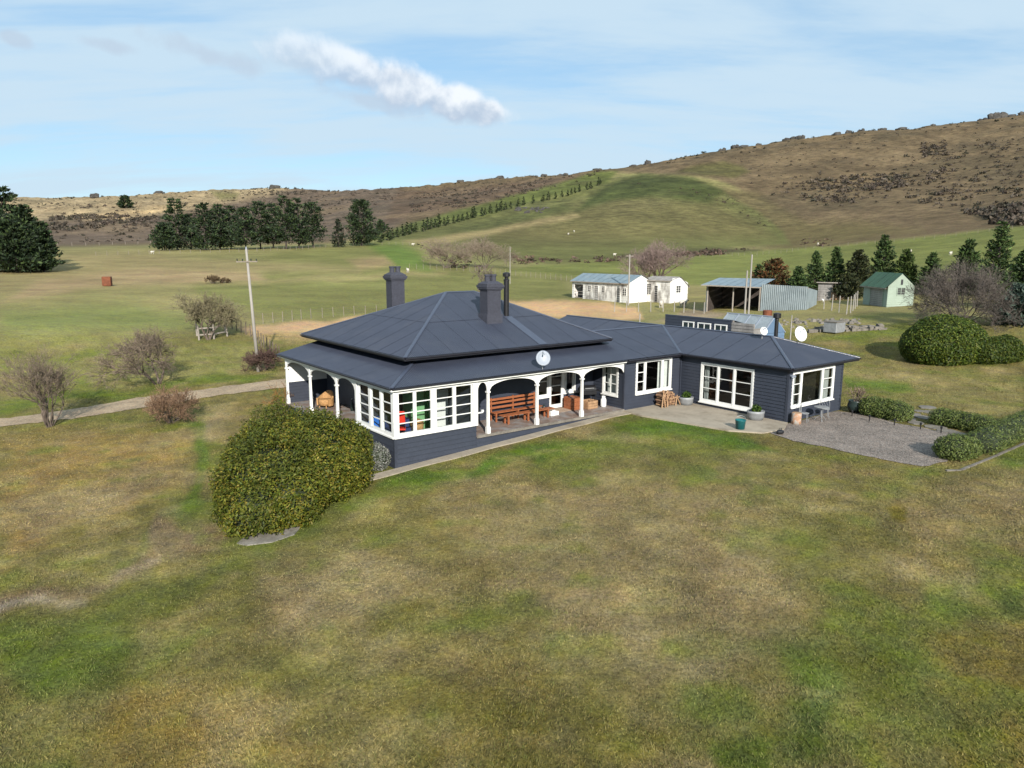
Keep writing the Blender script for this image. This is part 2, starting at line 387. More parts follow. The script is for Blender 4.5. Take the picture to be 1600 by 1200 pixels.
mat('log_wood', (0.2, 0.115, 0.07, 1), 0.85, 0.4, 9.0, bump=0.6)
mat('weathered_wood', (0.26, 0.23, 0.2, 1), 0.85, 0.3, 5.0, bump=0.4, stretch=(3, 3, 0.6))
mat('pole_wood', (0.27, 0.25, 0.225, 1), 0.8, 0.2, 4.0, stretch=(4, 4, 0.4))
mat('post_wood', (0.2, 0.17, 0.14, 1), 0.9, 0.3, 6.0)
mat('wicker', (0.36, 0.2, 0.08, 1), 0.7, 0.3, 14.0, bump=0.6)
mat('red_paint', (0.62, 0.03, 0.015, 1), 0.45, 0.1, 5.0)
mat('blue_cloth', (0.012, 0.13, 0.5, 1), 0.7, 0.15, 5.0)
mat('navy_cloth', (0.02, 0.035, 0.11, 1), 0.8, 0.15, 5.0)
mat('white_plastic', (0.7, 0.71, 0.7, 1), 0.4, 0.05, 5.0)
mat('zinc', (0.23, 0.24, 0.25, 1), 0.55, 0.2, 5.0, metal=0.2)
mat('bucket_green', (0.01, 0.11, 0.12, 1), 0.35, 0.12, 6.0)
mat('terracotta', (0.36, 0.2, 0.12, 1), 0.8, 0.3, 8.0, rgb2=(0.34, 0.33, 0.3, 1))
mat('dark_pot', (0.018, 0.03, 0.028, 1), 0.35, 0.2, 5.0)
mat('soil', (0.06, 0.045, 0.032, 1), 0.95, 0.3, 8.0, bump=0.6)
mat('mat_tan', (0.36, 0.27, 0.2, 1), 0.95, 0.2, 12.0)
mat('shed_blue', alb(142, 162, 174, 2.0), 0.5, 0.12, 0.7, rgb2=alb(164, 178, 184, 2.0), patch=0.55)
mat('shed_iron', alb(162, 176, 182, 2.0), 0.5, 0.14, 0.6, rgb2=alb(140, 154, 160, 2.0), patch=0.5)
mat('shed_roof_green', alb(70, 104, 80, 1.6), 0.55, 0.15, 1.0)
mat('hut_white', alb(188, 206, 188, 2.0), 0.7, 0.1, 1.5)
mat('grey_board', (0.2, 0.19, 0.18, 1), 0.85, 0.3, 1.8, stretch=(1, 1, 0.3))
mat('glasshouse_blue', (0.1, 0.16, 0.25, 1), 0.5, 0.1, 1.5)
mat('dusty_glass', (0.2, 0.23, 0.25, 1), 0.3, 0.15, 2.0)
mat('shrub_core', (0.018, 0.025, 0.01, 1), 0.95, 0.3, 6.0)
mat('rust', (0.14, 0.045, 0.02, 1), 0.8, 0.4, 3.0)
mat('rock', (0.045, 0.042, 0.039, 1), 0.9, 0.4, 0.35, bump=0.8, bscale=1.2, rgb2=(0.075, 0.07, 0.062, 1))
mat('stone', (0.15, 0.135, 0.115, 1), 0.9, 0.35, 2.0, bump=0.5)
mat('wool', (0.46, 0.43, 0.37, 1), 0.95, 0.12, 8.0)
mat('sheep_face', (0.35, 0.3, 0.26, 1), 0.8, 0.12, 8.0)
mat('bark', (0.11, 0.085, 0.068, 1), 0.9, 0.35, 3.0, bump=0.5)
mat('pale_bark', (0.2, 0.17, 0.145, 1), 0.9, 0.3, 3.0)
mat('dark_bark', (0.05, 0.04, 0.035, 1), 0.9, 0.35, 3.0)  # pine bark; also the dark tone of the implement shed's painted-in shade
leafmat('leaf'); leafmat('needle', 0.7, 0.12); leafmat('twig', 0.85, 0.0)
glassmat('glass', refl=1.0); glassmat('dark_glass', (0.62, 0.66, 0.66, 1), 1.25)

# ------------------------------------------------------------------ ground
def softpoly(px, py, poly, soft):
    P = np.array(poly, float); m = np.zeros(len(px))
    k = (px > P[:, 0].min() - soft) & (px < P[:, 0].max() + soft) & (py > P[:, 1].min() - soft) & (py < P[:, 1].max() + soft)
    if not k.any(): return m
    x, y = px[k], py[k]; ins = np.zeros(len(x), bool); dm = np.full(len(x), 1e9)
    for (x0, y0), (x1, y1) in zip(P, np.roll(P, -1, 0)):
        c = ((y0 > y) != (y1 > y)) & (x < (x1 - x0) * (y - y0) / (y1 - y0 + 1e-12) + x0); ins ^= c
        t = np.clip(((x - x0) * (x1 - x0) + (y - y0) * (y1 - y0)) / ((x1 - x0) ** 2 + (y1 - y0) ** 2 + 1e-9), 0, 1)
        dm = np.minimum(dm, np.hypot(x - x0 - t * (x1 - x0), y - y0 - t * (y1 - y0)))
    m[k] = sstep(-soft, soft, np.where(ins, dm, -dm)); return m
# what grows where: outlines read off the photograph, colour of the ground cover there, softness of the edge
FARZ = [
 ([(-600, 100), (-600, 387), (0, 385), (240, 382), (520, 380), (575, 372), (640, 352), (700, 337), (780, 318), (860, 296), (930, 272), (960, 268), (1000, 270), (1060, 272), (1100, 276), (1150, 290), (1180, 312), (1230, 352), (1240, 380), (1160, 386), (1250, 386), (1400, 374), (1500, 363), (1600, 352), (2200, 300), (2200, 100)], (112, 97, 72), 4),
 ([(1100, 290), (1180, 300), (1250, 340), (1300, 380), (1230, 392), (1190, 388), (1232, 378), (1190, 340), (1140, 312)], (108, 98, 66), 8),
 ([(1230, 350), (1330, 345), (1440, 362), (1330, 378), (1240, 384)], (110, 100, 66), 12),
 ([(-600, 300), (0, 300), (120, 305), (440, 282), (466, 300), (400, 318), (310, 328), (230, 342), (180, 343), (80, 349), (0, 352), (-600, 360)], (168, 150, 116), 7),
 ([(70, 346), (170, 340), (260, 336), (330, 322), (420, 305), (480, 288), (620, 290), (650, 325), (610, 362), (500, 376), (240, 380), (90, 384), (60, 370)], (108, 94, 80), 8),
 ([(180, 330), (240, 325), (300, 318), (240, 335), (190, 345), (120, 342)], (186, 162, 120), 5),
 ([(620, 300), (760, 290), (900, 275), (960, 262), (900, 285), (760, 318), (660, 335), (600, 350)], (104, 87, 70), 6),
 ([(330, 298), (372, 300), (368, 310), (345, 312)], (130, 124, 82), 4),
 ([(585, 378), (700, 345), (800, 320), (900, 297), (960, 281), (1010, 272), (1080, 277), (1130, 298), (1180, 328), (1225, 362), (1237, 383), (1150, 387), (1060, 399), (960, 407), (860, 411), (790, 407), (720, 392), (660, 378)], (105, 107, 63), 5),
 ([(780, 345), (900, 318), (960, 300), (1120, 318), (1180, 345), (1210, 372), (1100, 372), (980, 378), (860, 380), (760, 378)], (110, 105, 66), 16),
 ([(925, 306), (960, 287), (1000, 274), (1080, 279), (1128, 299), (1105, 316), (1020, 306), (960, 314), (900, 330)], (74, 82, 44), 6),
 ([(570, 374), (640, 350), (760, 316), (860, 290), (930, 268), (966, 268), (950, 287), (860, 308), (760, 335), (680, 352), (610, 374)], (98, 106, 54), 4),
 ([(700, 360), (800, 335), (880, 318), (900, 326), (800, 350), (700, 370)], (92, 96, 56), 6),
 ([(1058, 268), (1090, 258), (1130, 252), (1160, 258), (1172, 268), (1150, 277), (1100, 274)], (98, 94, 56), 4),
 ([(600, 382), (700, 368), (800, 352), (900, 333), (906, 339), (800, 360), (700, 381)], (156, 142, 98), 4),
 ([(1000, 396), (1110, 388), (1190, 390), (1180, 396), (1060, 402), (940, 410)], (86, 84, 58), 5),
 ([(850, 413), (1060, 401), (1250, 388), (1400, 375), (1600, 353), (2200, 315), (2200, 450), (1300, 462), (1060, 442), (900, 432), (780, 424)], (120, 126, 68), 3),
 ([(430, 396), (580, 378), (655, 385), (680, 416), (740, 426), (880, 432), (900, 466), (560, 492), (480, 500), (330, 480), (300, 440)], (130, 131, 76), 12),
 ([(575, 384), (625, 380), (655, 395), (672, 420), (630, 420), (600, 405)], (106, 128, 58), 9),
 ([(-600, 400), (230, 395), (300, 402), (560, 418), (560, 424), (300, 428), (0, 455), (-600, 490)], (150, 138, 94), 10),
 ([(540, 405), (600, 400), (620, 415), (560, 420)], (160, 142, 100), 6),
 ([(60, 440), (230, 420), (400, 425), (420, 440), (200, 445), (60, 462), (0, 470)], (166, 146, 106), 7),
 ([(520, 428), (700, 424), (700, 430), (400, 445), (330, 446)], (150, 142, 92), 4),
 ([(375, 512), (440, 504), (560, 494), (640, 497), (600, 545), (440, 546), (400, 536)], (206, 170, 128), 4),
 ([(780, 470), (860, 468), (1000, 478), (1012, 497), (900, 501), (780, 492)], (202, 168, 124), 4),
 ([(1020, 500), (1100, 485), (1130, 492), (1110, 505)], (158, 142, 116), 4),
 ([(0, 480), (200, 475), (360, 500), (300, 520), (120, 530), (0, 560)], (128, 134, 78), 20)]
NEARZ = [
 ([(-400, 560), (150, 520), (400, 540), (420, 580), (250, 610), (0, 645), (-400, 700)], (138, 136, 80), 12),
 ([(120, 615), (300, 594), (430, 574), (446, 588), (250, 611), (0, 650), (-60, 650)], (104, 120, 48), 7),
 ([(0, 690), (150, 680), (290, 690), (270, 760), (100, 830), (0, 900)], (156, 134, 80), 24),
 ([(40, 780), (200, 730), (280, 740), (180, 790), (60, 840)], (140, 124, 90), 20),
 ([(285, 640), (335, 650), (330, 700), (322, 760), (300, 810), (250, 870), (180, 900), (120, 920), (230, 830), (296, 760), (300, 700)], (92, 112, 46), 9),
 ([(326, 652), (350, 642), (342, 690), (326, 694)], (148, 136, 106), 14),
 ([(250, 800), (345, 800), (370, 845), (330, 860), (250, 870), (180, 905), (130, 925), (0, 975), (0, 940), (150, 900), (220, 850)], (126, 108, 84), 12),
 ([(0, 952), (60, 938), (110, 930), (112, 938), (40, 958), (0, 972)], (160, 148, 128), 7),
 ([(150, 896), (240, 868), (245, 880), (160, 905)], (142, 128, 108), 8),
 ([(0, 985), (120, 955), (330, 885), (420, 850), (480, 830), (440, 870), (300, 930), (120, 1010), (0, 1050)], (104, 110, 52), 14),
 ([(490, 800), (560, 770), (585, 778), (540, 805), (500, 815)], (118, 98, 74), 8),
 ([(370, 850), (560, 770), (640, 745), (600, 790), (480, 835), (420, 865)], (98, 112, 48), 14),
 ([(596, 752), (760, 714), (960, 668), (1015, 652), (1060, 655), (1130, 676), (1230, 700), (1150, 706), (1060, 686), (985, 686), (900, 704), (760, 734), (650, 764)], (78, 108, 34), 9),
 ([(900, 690), (1000, 672), (1100, 690), (1260, 720), (1100, 722), (960, 716), (820, 740)], (112, 118, 56), 20),
 ([(700, 780), (1000, 740), (1200, 850), (1260, 1000), (1080, 1080), (900, 1010), (760, 880)], (142, 128, 90), 60),
 ([(1000, 760), (1180, 740), (1260, 800), (1130, 850), (1010, 830)], (146, 130, 90), 35),
 ([(400, 880), (560, 850), (700, 900), (560, 980), (420, 1000)], (146, 130, 94), 40),
 ([(620, 1090), (800, 1070), (960, 1110), (1050, 1160), (900, 1240), (660, 1240)], (104, 98, 46), 40),
 ([(1225, 1005), (1280, 1000), (1310, 1080), (1300, 1180), (1240, 1190), (1245, 1090)], (92, 106, 46), 30),
 ([(1280, 1020), (1400, 1010), (1450, 1090), (1380, 1120), (1300, 1060)], (100, 104, 46), 22),
 ([(1120, 1160), (1230, 1150), (1240, 1230), (1150, 1240)], (92, 106, 40), 18),
 ([(1450, 900), (1580, 910), (1600, 960), (1480, 970), (1440, 940)], (96, 112, 46), 20),
 ([(1450, 1000), (1640, 990), (1640, 1240), (1500, 1240)], (120, 106, 52), 40),
 ([(0, 1000), (130, 980), (300, 1000), (240, 1070), (60, 1080), (0, 1060)], (90, 106, 42), 26),
 ([(560, 960), (680, 940), (650, 1000), (580, 1010)], (110, 106, 54), 22),
 ([(200, 1060), (420, 1080), (480, 1180), (250, 1220), (100, 1180)], (134, 116, 62), 40),
 ([(1390, 780), (1600, 740), (1640, 850), (1450, 860)], (146, 130, 88), 40),
 ([(1370, 790), (1410, 788), (1408, 808), (1375, 806)], (112, 104, 40), 6),
 ([(1560, 700), (1640, 670), (1640, 720), (1580, 730)], (98, 112, 46), 10),
 ([(1300, 555), (1420, 575), (1600, 590), (1600, 650), (1400, 620), (1310, 600)], (142, 132, 82), 12),
 ([(1320, 590), (1420, 598), (1430, 612), (1330, 606)], (96, 120, 44), 6),
 ([(1290, 530), (1420, 500), (1420, 520), (1340, 540)], (108, 118, 52), 8),
 ([(1330, 485), (1460, 478), (1460, 492), (1330, 500)], (128, 134, 62), 6)]
def land_rgb(x, y, z):
    D = np.hypot(x, y); px, py = to_px(np.stack([x, y, z], 1))
    jit = np.clip(900 / D, 3, 26)
    px = px + fbm(x / (D * 0.035 + 0.4), y / (D * 0.035 + 0.4), 4, 31) * jit * 1.5
    py = py + fbm(x / (D * 0.035 + 0.4) + 50, y / (D * 0.035 + 0.4), 4, 37) * jit * 0.7
    far = sstep(62, 78, D)[:, None]
    A = np.array; n1 = fbm(x / 7, y / 7, 5, 41)[:, None]; n2 = fbm(x / 2.2, y / 2.2, 5, 43)[:, None]; n3 = fbm(x / 40, y / 40, 5, 47)[:, None]
    near = A((122, 114, 66)) + n1 * A((12, 2, 10)) * 1.0
    k = sstep(-0.1, 0.4, n2 + 0.6 * n1); near = near * (1 - k * 0.5) + A((112, 114, 56)) * k * 0.5
    pad = A((146, 140, 90)) + n3 * A((10, 2, 6))
    c = near * (1 - far) + pad * far
    fk = (D > 60).astype(float)
    for poly, rgb, soft in FARZ:
        m = (softpoly(px, py, poly, soft) * fk * far[:, 0])[:, None]; c = c * (1 - m) + A(rgb) * m
    nk = 1 - sstep(70, 85, D)
    for poly, rgb, soft in NEARZ:
        m = (softpoly(px, py, poly, soft) * nk)[:, None] * 0.9; c = c * (1 - m) + A(rgb) * m
    # tufts and dry patches inside each cover
    mott = fbm(x / 1.1, y / 1.1, 4, 51)[:, None]; mot2 = fbm(x / 0.45, y / 0.45, 3, 53)[:, None]
    gr = sstep(0.05, 0.5, n2 * 0.7 + mott * 0.6) * (1 - far) * 0.55
    c = c * (1 - gr) + A((88, 102, 40)) * gr
    tn = sstep(0.08, 0.5, -n2 * 0.6 + fbm(x / 1.7 + 9, y / 1.7, 4, 57)[:, None] * 0.8) * (1 - far) * 0.55
    c = c * (1 - tn) + A((158, 142, 100)) * tn
    c = c * (1 + (mott * 0.17 + mot2 * 0.12) * (1 - far) + (n1 * 0.07 + n3 * 0.1 + fbm(x / 14, y / 14, 4, 59)[:, None] * 0.1) * far)
    hill = (sstep(330, 520, D) * (z > 14))[:, None]
    c = c * (1 + hill * fbm(x / 9, y / 22, 4, 61)[:, None] * 0.24)
    hp = fbm(x / 60 + 3, y / 60, 5, 67)[:, None]; k = sstep(0.05, 0.45, hp) * hill * 0.45 * (c[:, :1] > c[:, 1:2] + 6); c = c * (1 - k) + A((140, 122, 92)) * k
    k = sstep(0.1, 0.5, -hp + 0.4 * fbm(x / 17, y / 17, 4, 69)[:, None]) * hill * 0.3; c = c * (1 - k) + A((84, 78, 60)) * k
    return np.clip(c, 8, 250)
LG = 1.42
TINT = np.array((1.0, 0.985, 0.94))
def land_alb(x, y, z): return s2l(land_rgb(x, y, z)) / LG * TINT

def make_ground():
    azf = np.linspace(rad(-52), rad(52), 560)
    azc = np.linspace(rad(52), rad(308), 74)[1:-1]
    az = np.concatenate([azf, azc]); R = np.concatenate([[0.5, 3.0], np.exp(np.linspace(math.log(6), math.log(9000), 560))])
    n, m = len(az), len(R)
    r, a = np.meshgrid(R, az, indexing='ij'); x = (r * np.sin(a)).ravel(); y = (r * np.cos(a)).ravel(); z = TZ(x, y)
    col = land_alb(x, y, z)
    i = np.arange(m - 1)[:, None] * n; j = np.arange(n)[None, :]; j2 = (j + 1) % n
    F = np.stack([i + j, i + n + j, i + n + j2, i + j2], -1).reshape(-1, 4)[:, ::-1]
    return np.stack([x, y, z], 1), F, col
m = bpy.data.materials.new('ground'); m.use_nodes = True; T = NT(m.node_tree); b = m.node_tree.nodes['Principled BSDF']
b.inputs['Roughness'].default_value = 0.95; b.inputs['Specular IOR Level'].default_value = 0.08
pos = T.new('ShaderNodeNewGeometry').outputs['Position']
c = T.new('ShaderNodeAttribute', attribute_name='Col').outputs['Color']
g1 = T.noise(pos, 9.0, 4.0, 0.7); g2 = T.noise(pos, 1.6, 5.0, 0.65); g3 = T.noise(pos, 0.16, 6.0, 0.65); g4 = T.noise(T.v('ADD', pos, (31, 7, 0)), 0.45, 5.0, 0.7)
val = T.m('ADD', T.m('ADD', T.ramp(g1, 0.3, 0.7, -0.34, 0.34), T.ramp(g2, 0.3, 0.7, -0.13, 0.13)), T.m('ADD', T.ramp(g3, 0.3, 0.7, -0.14, 0.14), 1.0))
sz = T.new('ShaderNodeSeparateXYZ'); T.l.new(pos, sz.inputs[0]); up_ = T.ramp(sz.outputs[2], 10.0, 26.0)
n5 = T.noise(T.v('MULTIPLY', pos, (1, 1, 2.5)), 0.22, 7.0, 0.72); val = T.m('ADD', val, T.m('MULTIPLY', up_, T.ramp(n5, 0.35, 0.65, -0.3, 0.26)))
hs = T.new('ShaderNodeHueSaturation'); T.l.new(c, hs.inputs['Color']); T.l.new(val, hs.inputs['Value'])
T.l.new(T.ramp(g4, 0.3, 0.7, 0.482, 0.508), hs.inputs['Hue']); T.l.new(T.ramp(g2, 0.3, 0.7, 0.86, 1.06), hs.inputs['Saturation'])
T.l.new(hs.outputs[0], b.inputs['Base Color'])
bn = T.new('ShaderNodeBump'); bn.inputs['Strength'].default_value = 0.55; bn.inputs['Distance'].default_value = 0.08
T.l.new(T.m('ADD', g1, T.m('MULTIPLY', g2, 1.5)), bn.inputs['Height']); T.l.new(bn.outputs[0], b.inputs['Normal'])
MATS['ground'] = m
V, F, C = make_ground()
tag(np_obj('ground', V, F, 'ground', None, C, True), kind='structure')

def drape(name, poly, m, dz=0.02, step=0.5, jit=0.0, seed=1):
    """a sheet lying on the ground inside a plan outline"""
    from mathutils.geometry import delaunay_2d_cdt
    rng = random.Random(seed); pts = []
    for (x0, y0), (x1, y1) in zip(poly, poly[1:] + poly[:1]):
        n = max(1, int(math.hypot(x1 - x0, y1 - y0) / step * 1.5))
        for k in range(n):
            t = k / n; pts.append((x0 + (x1 - x0) * t + rng.uniform(-jit, jit), y0 + (y1 - y0) * t + rng.uniform(-jit, jit)))
    nb = len(pts); P = np.array(pts)
    gx, gy = np.meshgrid(np.arange(P[:, 0].min(), P[:, 0].max(), step), np.arange(P[:, 1].min(), P[:, 1].max(), step)); gx = gx.ravel(); gy = gy.ravel()
    ins = softpoly(gx, gy, pts, 0.01) > 0.99
    allp = [Vector(p) for p in pts] + [Vector((a, b_)) for a, b_ in zip(gx[ins], gy[ins])]
    v2, e2, f2, *_ = delaunay_2d_cdt(allp, [(i, (i + 1) % nb) for i in range(nb)], [], 1, 0.001)
    X = np.array([v[0] for v in v2]); Y = np.array([v[1] for v in v2]); Z = TZ(X, Y) + dz
    o = MB(); o.v = list(zip(X.tolist(), Y.tolist(), Z.tolist())); o.f = [tuple(q) for q in f2]
    ob = o.build(name, m, None, True)
    return ob
def gravelmat(name, rgb, sc_, amp):
    m = bpy.data.materials.new(name); m.use_nodes = True; T = NT(m.node_tree); b = m.node_tree.nodes['Principled BSDF']; b.inputs['Roughness'].default_value = 0.9
    pos = T.new('ShaderNodeNewGeometry').outputs['Position']
    vo = T.new('ShaderNodeTexVoronoi'); vo.inputs['Scale'].default_value = sc_; T.l.new(pos, vo.inputs['Vector'])
    hs = T.new('ShaderNodeSeparateColor'); T.l.new(vo.outputs['Color'], hs.inputs[0])
    big = T.noise(pos, 0.8, 5.0, 0.6)
    v_ = T.m('ADD', T.ramp(hs.outputs[0], 0, 1, 1 - amp, 1 + amp), T.ramp(big, 0.3, 0.7, -0.18, 0.18))
    mx = T.mix(T.m('MULTIPLY', hs.outputs[1], 0.6), rgb, (rgb[0] * 1.15, rgb[1] * 0.92, rgb[2] * 0.8, 1))
    h2 = T.new('ShaderNodeHueSaturation'); T.l.new(mx, h2.inputs['Color']); T.l.new(v_, h2.inputs['Value']); T.l.new(h2.outputs[0], b.inputs['Base Color'])
    bn = T.new('ShaderNodeBump'); bn.inputs['Strength'].default_value = 0.8; bn.inputs['Distance'].default_value = 0.03
    T.l.new(vo.outputs['Distance'], bn.inputs['Height']); T.l.new(bn.outputs[0], b.inputs['Normal']); MATS[name] = m
gravelmat('gravel', alb(146, 138, 130, 1.7), 22.0, 0.45); gravelmat('drive', alb(184, 166, 138, 1.7), 14.0, 0.25)
P2 = lambda L: [gnd(*p)[:2] for p in L]
drv = P2([(-260, 706), (-100, 676), (0, 655), (100, 642), (215, 622), (330, 607), (445, 592), (452, 605), (340, 618), (225, 637), (110, 655), (0, 667), (-100, 690), (-260, 724)])
tag(drape('driveway', drv, 'drive', 0.025, 0.6, 0.16, 3), kind='structure')
GRAV = P2([(1200, 676), (1228, 663), (1307, 643), (1345, 646), (1400, 662), (1440, 668), (1510, 685), (1480, 722), (1440, 730), (1350, 713), (1290, 699), (1240, 690)])
tag(drape('gravel_yard', GRAV, 'gravel', 0.022, 0.5, 0.06, 5), kind='structure')
PATIO_H = [(13.3, -0.05), (17.72, -0.05), (17.72, -6.75), (16.4, -7.4), (15.0, -7.25), (14.1, -6.0), (13.6, -3.4), (13.25, -1.4)]
mb = MB(); mb.prism([h2w(u, v, -0.25) for u, v in PATIO_H], (0, 0, 0.19)); tag(mb.build('patio', 'concrete'), kind='structure')
# narrow concrete path along the foot of the house
mb = MB(); us = np.linspace(-1.6, 13.3, 31)
for k in range(30):
    q = []
    for uu, vv in ((us[k], -0.05), (us[k + 1] - 0.012, -0.05), (us[k + 1] - 0.012, -0.62), (us[k], -0.62)):
        p = h2w(uu, vv + (0.04 * math.sin(uu * 1.7) if vv < -0.3 else 0)); q.append((p[0], p[1], float(TZ(p[0], p[1]))))
    mb.hexa([(a, b_, c_ - 0.1) for a, b_, c_ in q], [(a, b_, c_ + 0.035) for a, b_, c_ in q])
tag(mb.build('path', 'concrete'), kind='structure')
mb = MB(); q = P2([(370, 850), (385, 838), (440, 828), (470, 824), (460, 836), (425, 848), (385, 853)])
mb.prism([(a, b_, float(TZ(a, b_)) - 0.1) for a, b_ in q], (0, 0, 0.13)); tag(mb.build('paving_slab', 'old_concrete'), 'broken pale concrete slab at the foot of the big round shrub', 'slab')
HOLES = [drv, GRAV, [h2w(u, v)[:2] for u, v in PATIO_H], [h2w(u, v)[:2] for u, v in ((-1.6, -0.7), (13.4, -0.7), (13.4, 14), (-0.1, 14), (-0.1, 0), (-1.6, 0))],
         [h2w(u, v)[:2] for u, v in ((13, 0), (23, 0), (23, -6.7), (17.6, -6.7), (13, -2))]]
def lawn_grass(n=560000):
    az = RNG.uniform(rad(-42), rad(42), n); D = 9 + (72 - 9) * RNG.random(n) ** 1.35
    x, y = D * np.sin(az), D * np.cos(az); keep = np.ones(n, bool)
    for h in HOLES: keep &= softpoly(x, y, h, 0.01) < 0.5
    x, y, D = x[keep], y[keep], D[keep]; z = TZ(x, y); c = land_rgb(x, y, z)
    k = len(x); t = RNG.random((k, 1)); c = c * (0.84 + 0.36 * RNG.random((k, 1)))
    c = np.where(t < 0.2, c * 0.6 + np.array((96, 112, 44)) * 0.4, np.where(t > 0.8, c * 0.7 + np.array((176, 160, 108)) * 0.3, c))
    lum = c.mean(1, keepdims=True); c = lum + (c - lum) * 0.95; c = s2l(np.clip(c, 5, 250)) / LG * TINT
    a = RNG.uniform(0, 2 * np.pi, k); h = RNG.uniform(0.025, 0.06, k) * (1 + 0.5 * fbm(x / 1.5, y / 1.5, 3, 71)); w = RNG.uniform(0.008, 0.018, k) * (0.7 + D / 45)
    lean = RNG.uniform(0.3, 1.5, k) * h; la = RNG.uniform(0, 2 * np.pi, k)
    B = np.stack([x, y, z - 0.005], 1); S = np.stack([np.cos(a) * w, np.sin(a) * w, 0 * w], 1)
    Tp = B + np.stack([np.cos(la) * lean, np.sin(la) * lean, h], 1)
    V = np.stack([B - S, B + S, Tp], 1).reshape(-1, 3)
    return V, np.arange(3 * k).reshape(-1, 3), np.repeat(c, 3, 0)
V, F, C = lawn_grass()
tag(np_obj('lawn_grass', V, F, 'needle', None, C), 'short patchy green and straw coloured lawn grass', 'grass', kind='stuff')

# ------------------------------------------------------------------ the house (local axes: u along the front, v to the back)
HOUSE = thing('farmhouse', 'single-storey dark grey weatherboard house with a wrap-around veranda and hipped iron roof', 'house', h2w(0, 0, 0), TH)
class Face:
    """a wall plane: runs from a to b seen from above, its outside on the right hand"""
    def __init__(s, a, b):
        s.a = np.array(a, float); d = np.array(b, float) - s.a; s.L = float(np.hypot(*d)); s.d = d / s.L; s.n = np.array([s.d[1], -s.d[0]])
    def p(s, t, o, z):
        q = s.a + s.d * t + s.n * o; return (float(q[0]), float(q[1]), z)
    def box(s, mb, t0, t1, o0, o1, z0, z1):
        return mb.hexa([s.p(t0, o0, z0), s.p(t1, o0, z0), s.p(t1, o1, z0), s.p(t0, o1, z0)], [s.p(t0, o0, z1), s.p(t1, o0, z1), s.p(t1, o1, z1), s.p(t0, o1, z1)])
def siding(face, z0, z1, holes=(), board=0.17, m='dark_board', parent=HOUSE, ext0=0.0, ext1=0.0, name='wall'):
    """lapped weatherboards with openings left out"""
    mb = MB(); cuts = sorted(set([z0, z1] + [h[2] for h in holes] + [h[3] for h in holes]))
    rows = []
    z = z0
    while z < z1 - 1e-4:
        nz = min(z + board, z1)
        mids = [c for c in cuts if z + 1e-4 < c < nz - 1e-4]
        for a, b_ in zip([z] + mids, mids + [nz]): rows.append((a, b_, z, nz))
        z = nz
    for za, zb, r0, r1 in rows:
        spans = [(-ext0, face.L + ext1)]
        for h0, h1, hz0, hz1 in holes:
            if za < hz1 - 1e-4 and zb > hz0 + 1e-4:
                ns = []
                for s0, s1 in spans:
                    if h0 > s0: ns.append((s0, min(h0, s1)))
                    if h1 < s1: ns.append((max(h1, s0), s1))
                spans = [q for q in ns if q[1] - q[0] > 1e-3]
        pr = lambda zz: 0.036 * (1 - (zz - r0) / board)
        for s0, s1 in spans:
            mb.add([face.p(s0, pr(za), za), face.p(s1, pr(za), za), face.p(s1, pr(zb), zb), face.p(s0, pr(zb), zb), face.p(s0, -0.1, za), face.p(s1, -0.1, za), face.p(s1, -0.1, zb), face.p(s0, -0.1, zb)],
                   [(0, 1, 2, 3), (7, 6, 5, 4), (1, 0, 4, 5), (3, 2, 6, 7), (0, 3, 7, 4), (2, 1, 5, 6)])
    return mb.build(name, m, parent)
def window(face, t0, t1, z0, z1, sashes, parent=HOUSE, name='window', fw=0.08, m='white_paint', gl='glass', sill=True, head=True):
    """frame with sashes [(t0, t1, cols, rows, z0, z1)]; every pane is a piece of its own"""
    mb = MB()
    face.box(mb, t0, t0 + fw, -0.08, 0.05, z0, z1); face.box(mb, t1 - fw, t1, -0.08, 0.05, z0, z1)
    face.box(mb, t0 + fw, t1 - fw, -0.08, 0.05, z0, z0 + fw); face.box(mb, t0 + fw, t1 - fw, -0.08, 0.05, z1 - fw, z1)
    if sill: face.box(mb, t0 - 0.04, t1 + 0.04, 0.053, 0.11, z0 - 0.03, z0 + 0.03)
    panes = []; prev = None
    for a, b_, nc, nr, za, zb in sashes:
        st = 0.05
        if prev is not None and a > prev + 1e-3: face.box(mb, prev, a, -0.06, 0.045, z0 + fw, z1 - fw)
        prev = b_
        face.box(mb, a, a + st, -0.05, 0.03, za, zb); face.box(mb, b_ - st, b_, -0.05, 0.03, za, zb)
        face.box(mb, a + st, b_ - st, -0.05, 0.03, za, za + st); face.box(mb, a + st, b_ - st, -0.05, 0.03, zb - st, zb)
        if za > z0 + fw + 0.01: face.box(mb, a, b_, -0.05, 0.035, z0 + fw, za)
        if zb < z1 - fw - 0.01: face.box(mb, a, b_, -0.05, 0.035, zb, z1 - fw)
        cw = (b_ - a - 2 * st) / nc; rh = (zb - za - 2 * st) / nr; mu = 0.018
        for i in range(1, nc): face.box(mb, a + st + i * cw - mu, a + st + i * cw + mu, -0.03, 0.02, za + st, zb - st)
        for j in range(1, nr):
            for i in range(nc): face.box(mb, a + st + i * cw + (mu if i else 0), a + st + (i + 1) * cw - (mu if i < nc - 1 else 0), -0.03, 0.02, za + st + j * rh - mu, za + st + j * rh + mu)
        for i in range(nc):
            for j in range(nr): panes.append((a + st + i * cw, a + st + (i + 1) * cw, za + st + j * rh, za + st + (j + 1) * rh))
    w = mb.build(name, m, parent)
    for a, b_, c_, d_ in panes:
        q = MB(); q.add([face.p(a, -0.012, c_), face.p(b_, -0.012, c_), face.p(b_, -0.012, d_), face.p(a, -0.012, d_)], [(0, 1, 2, 3)]); q.build('pane', gl, w)
    return w
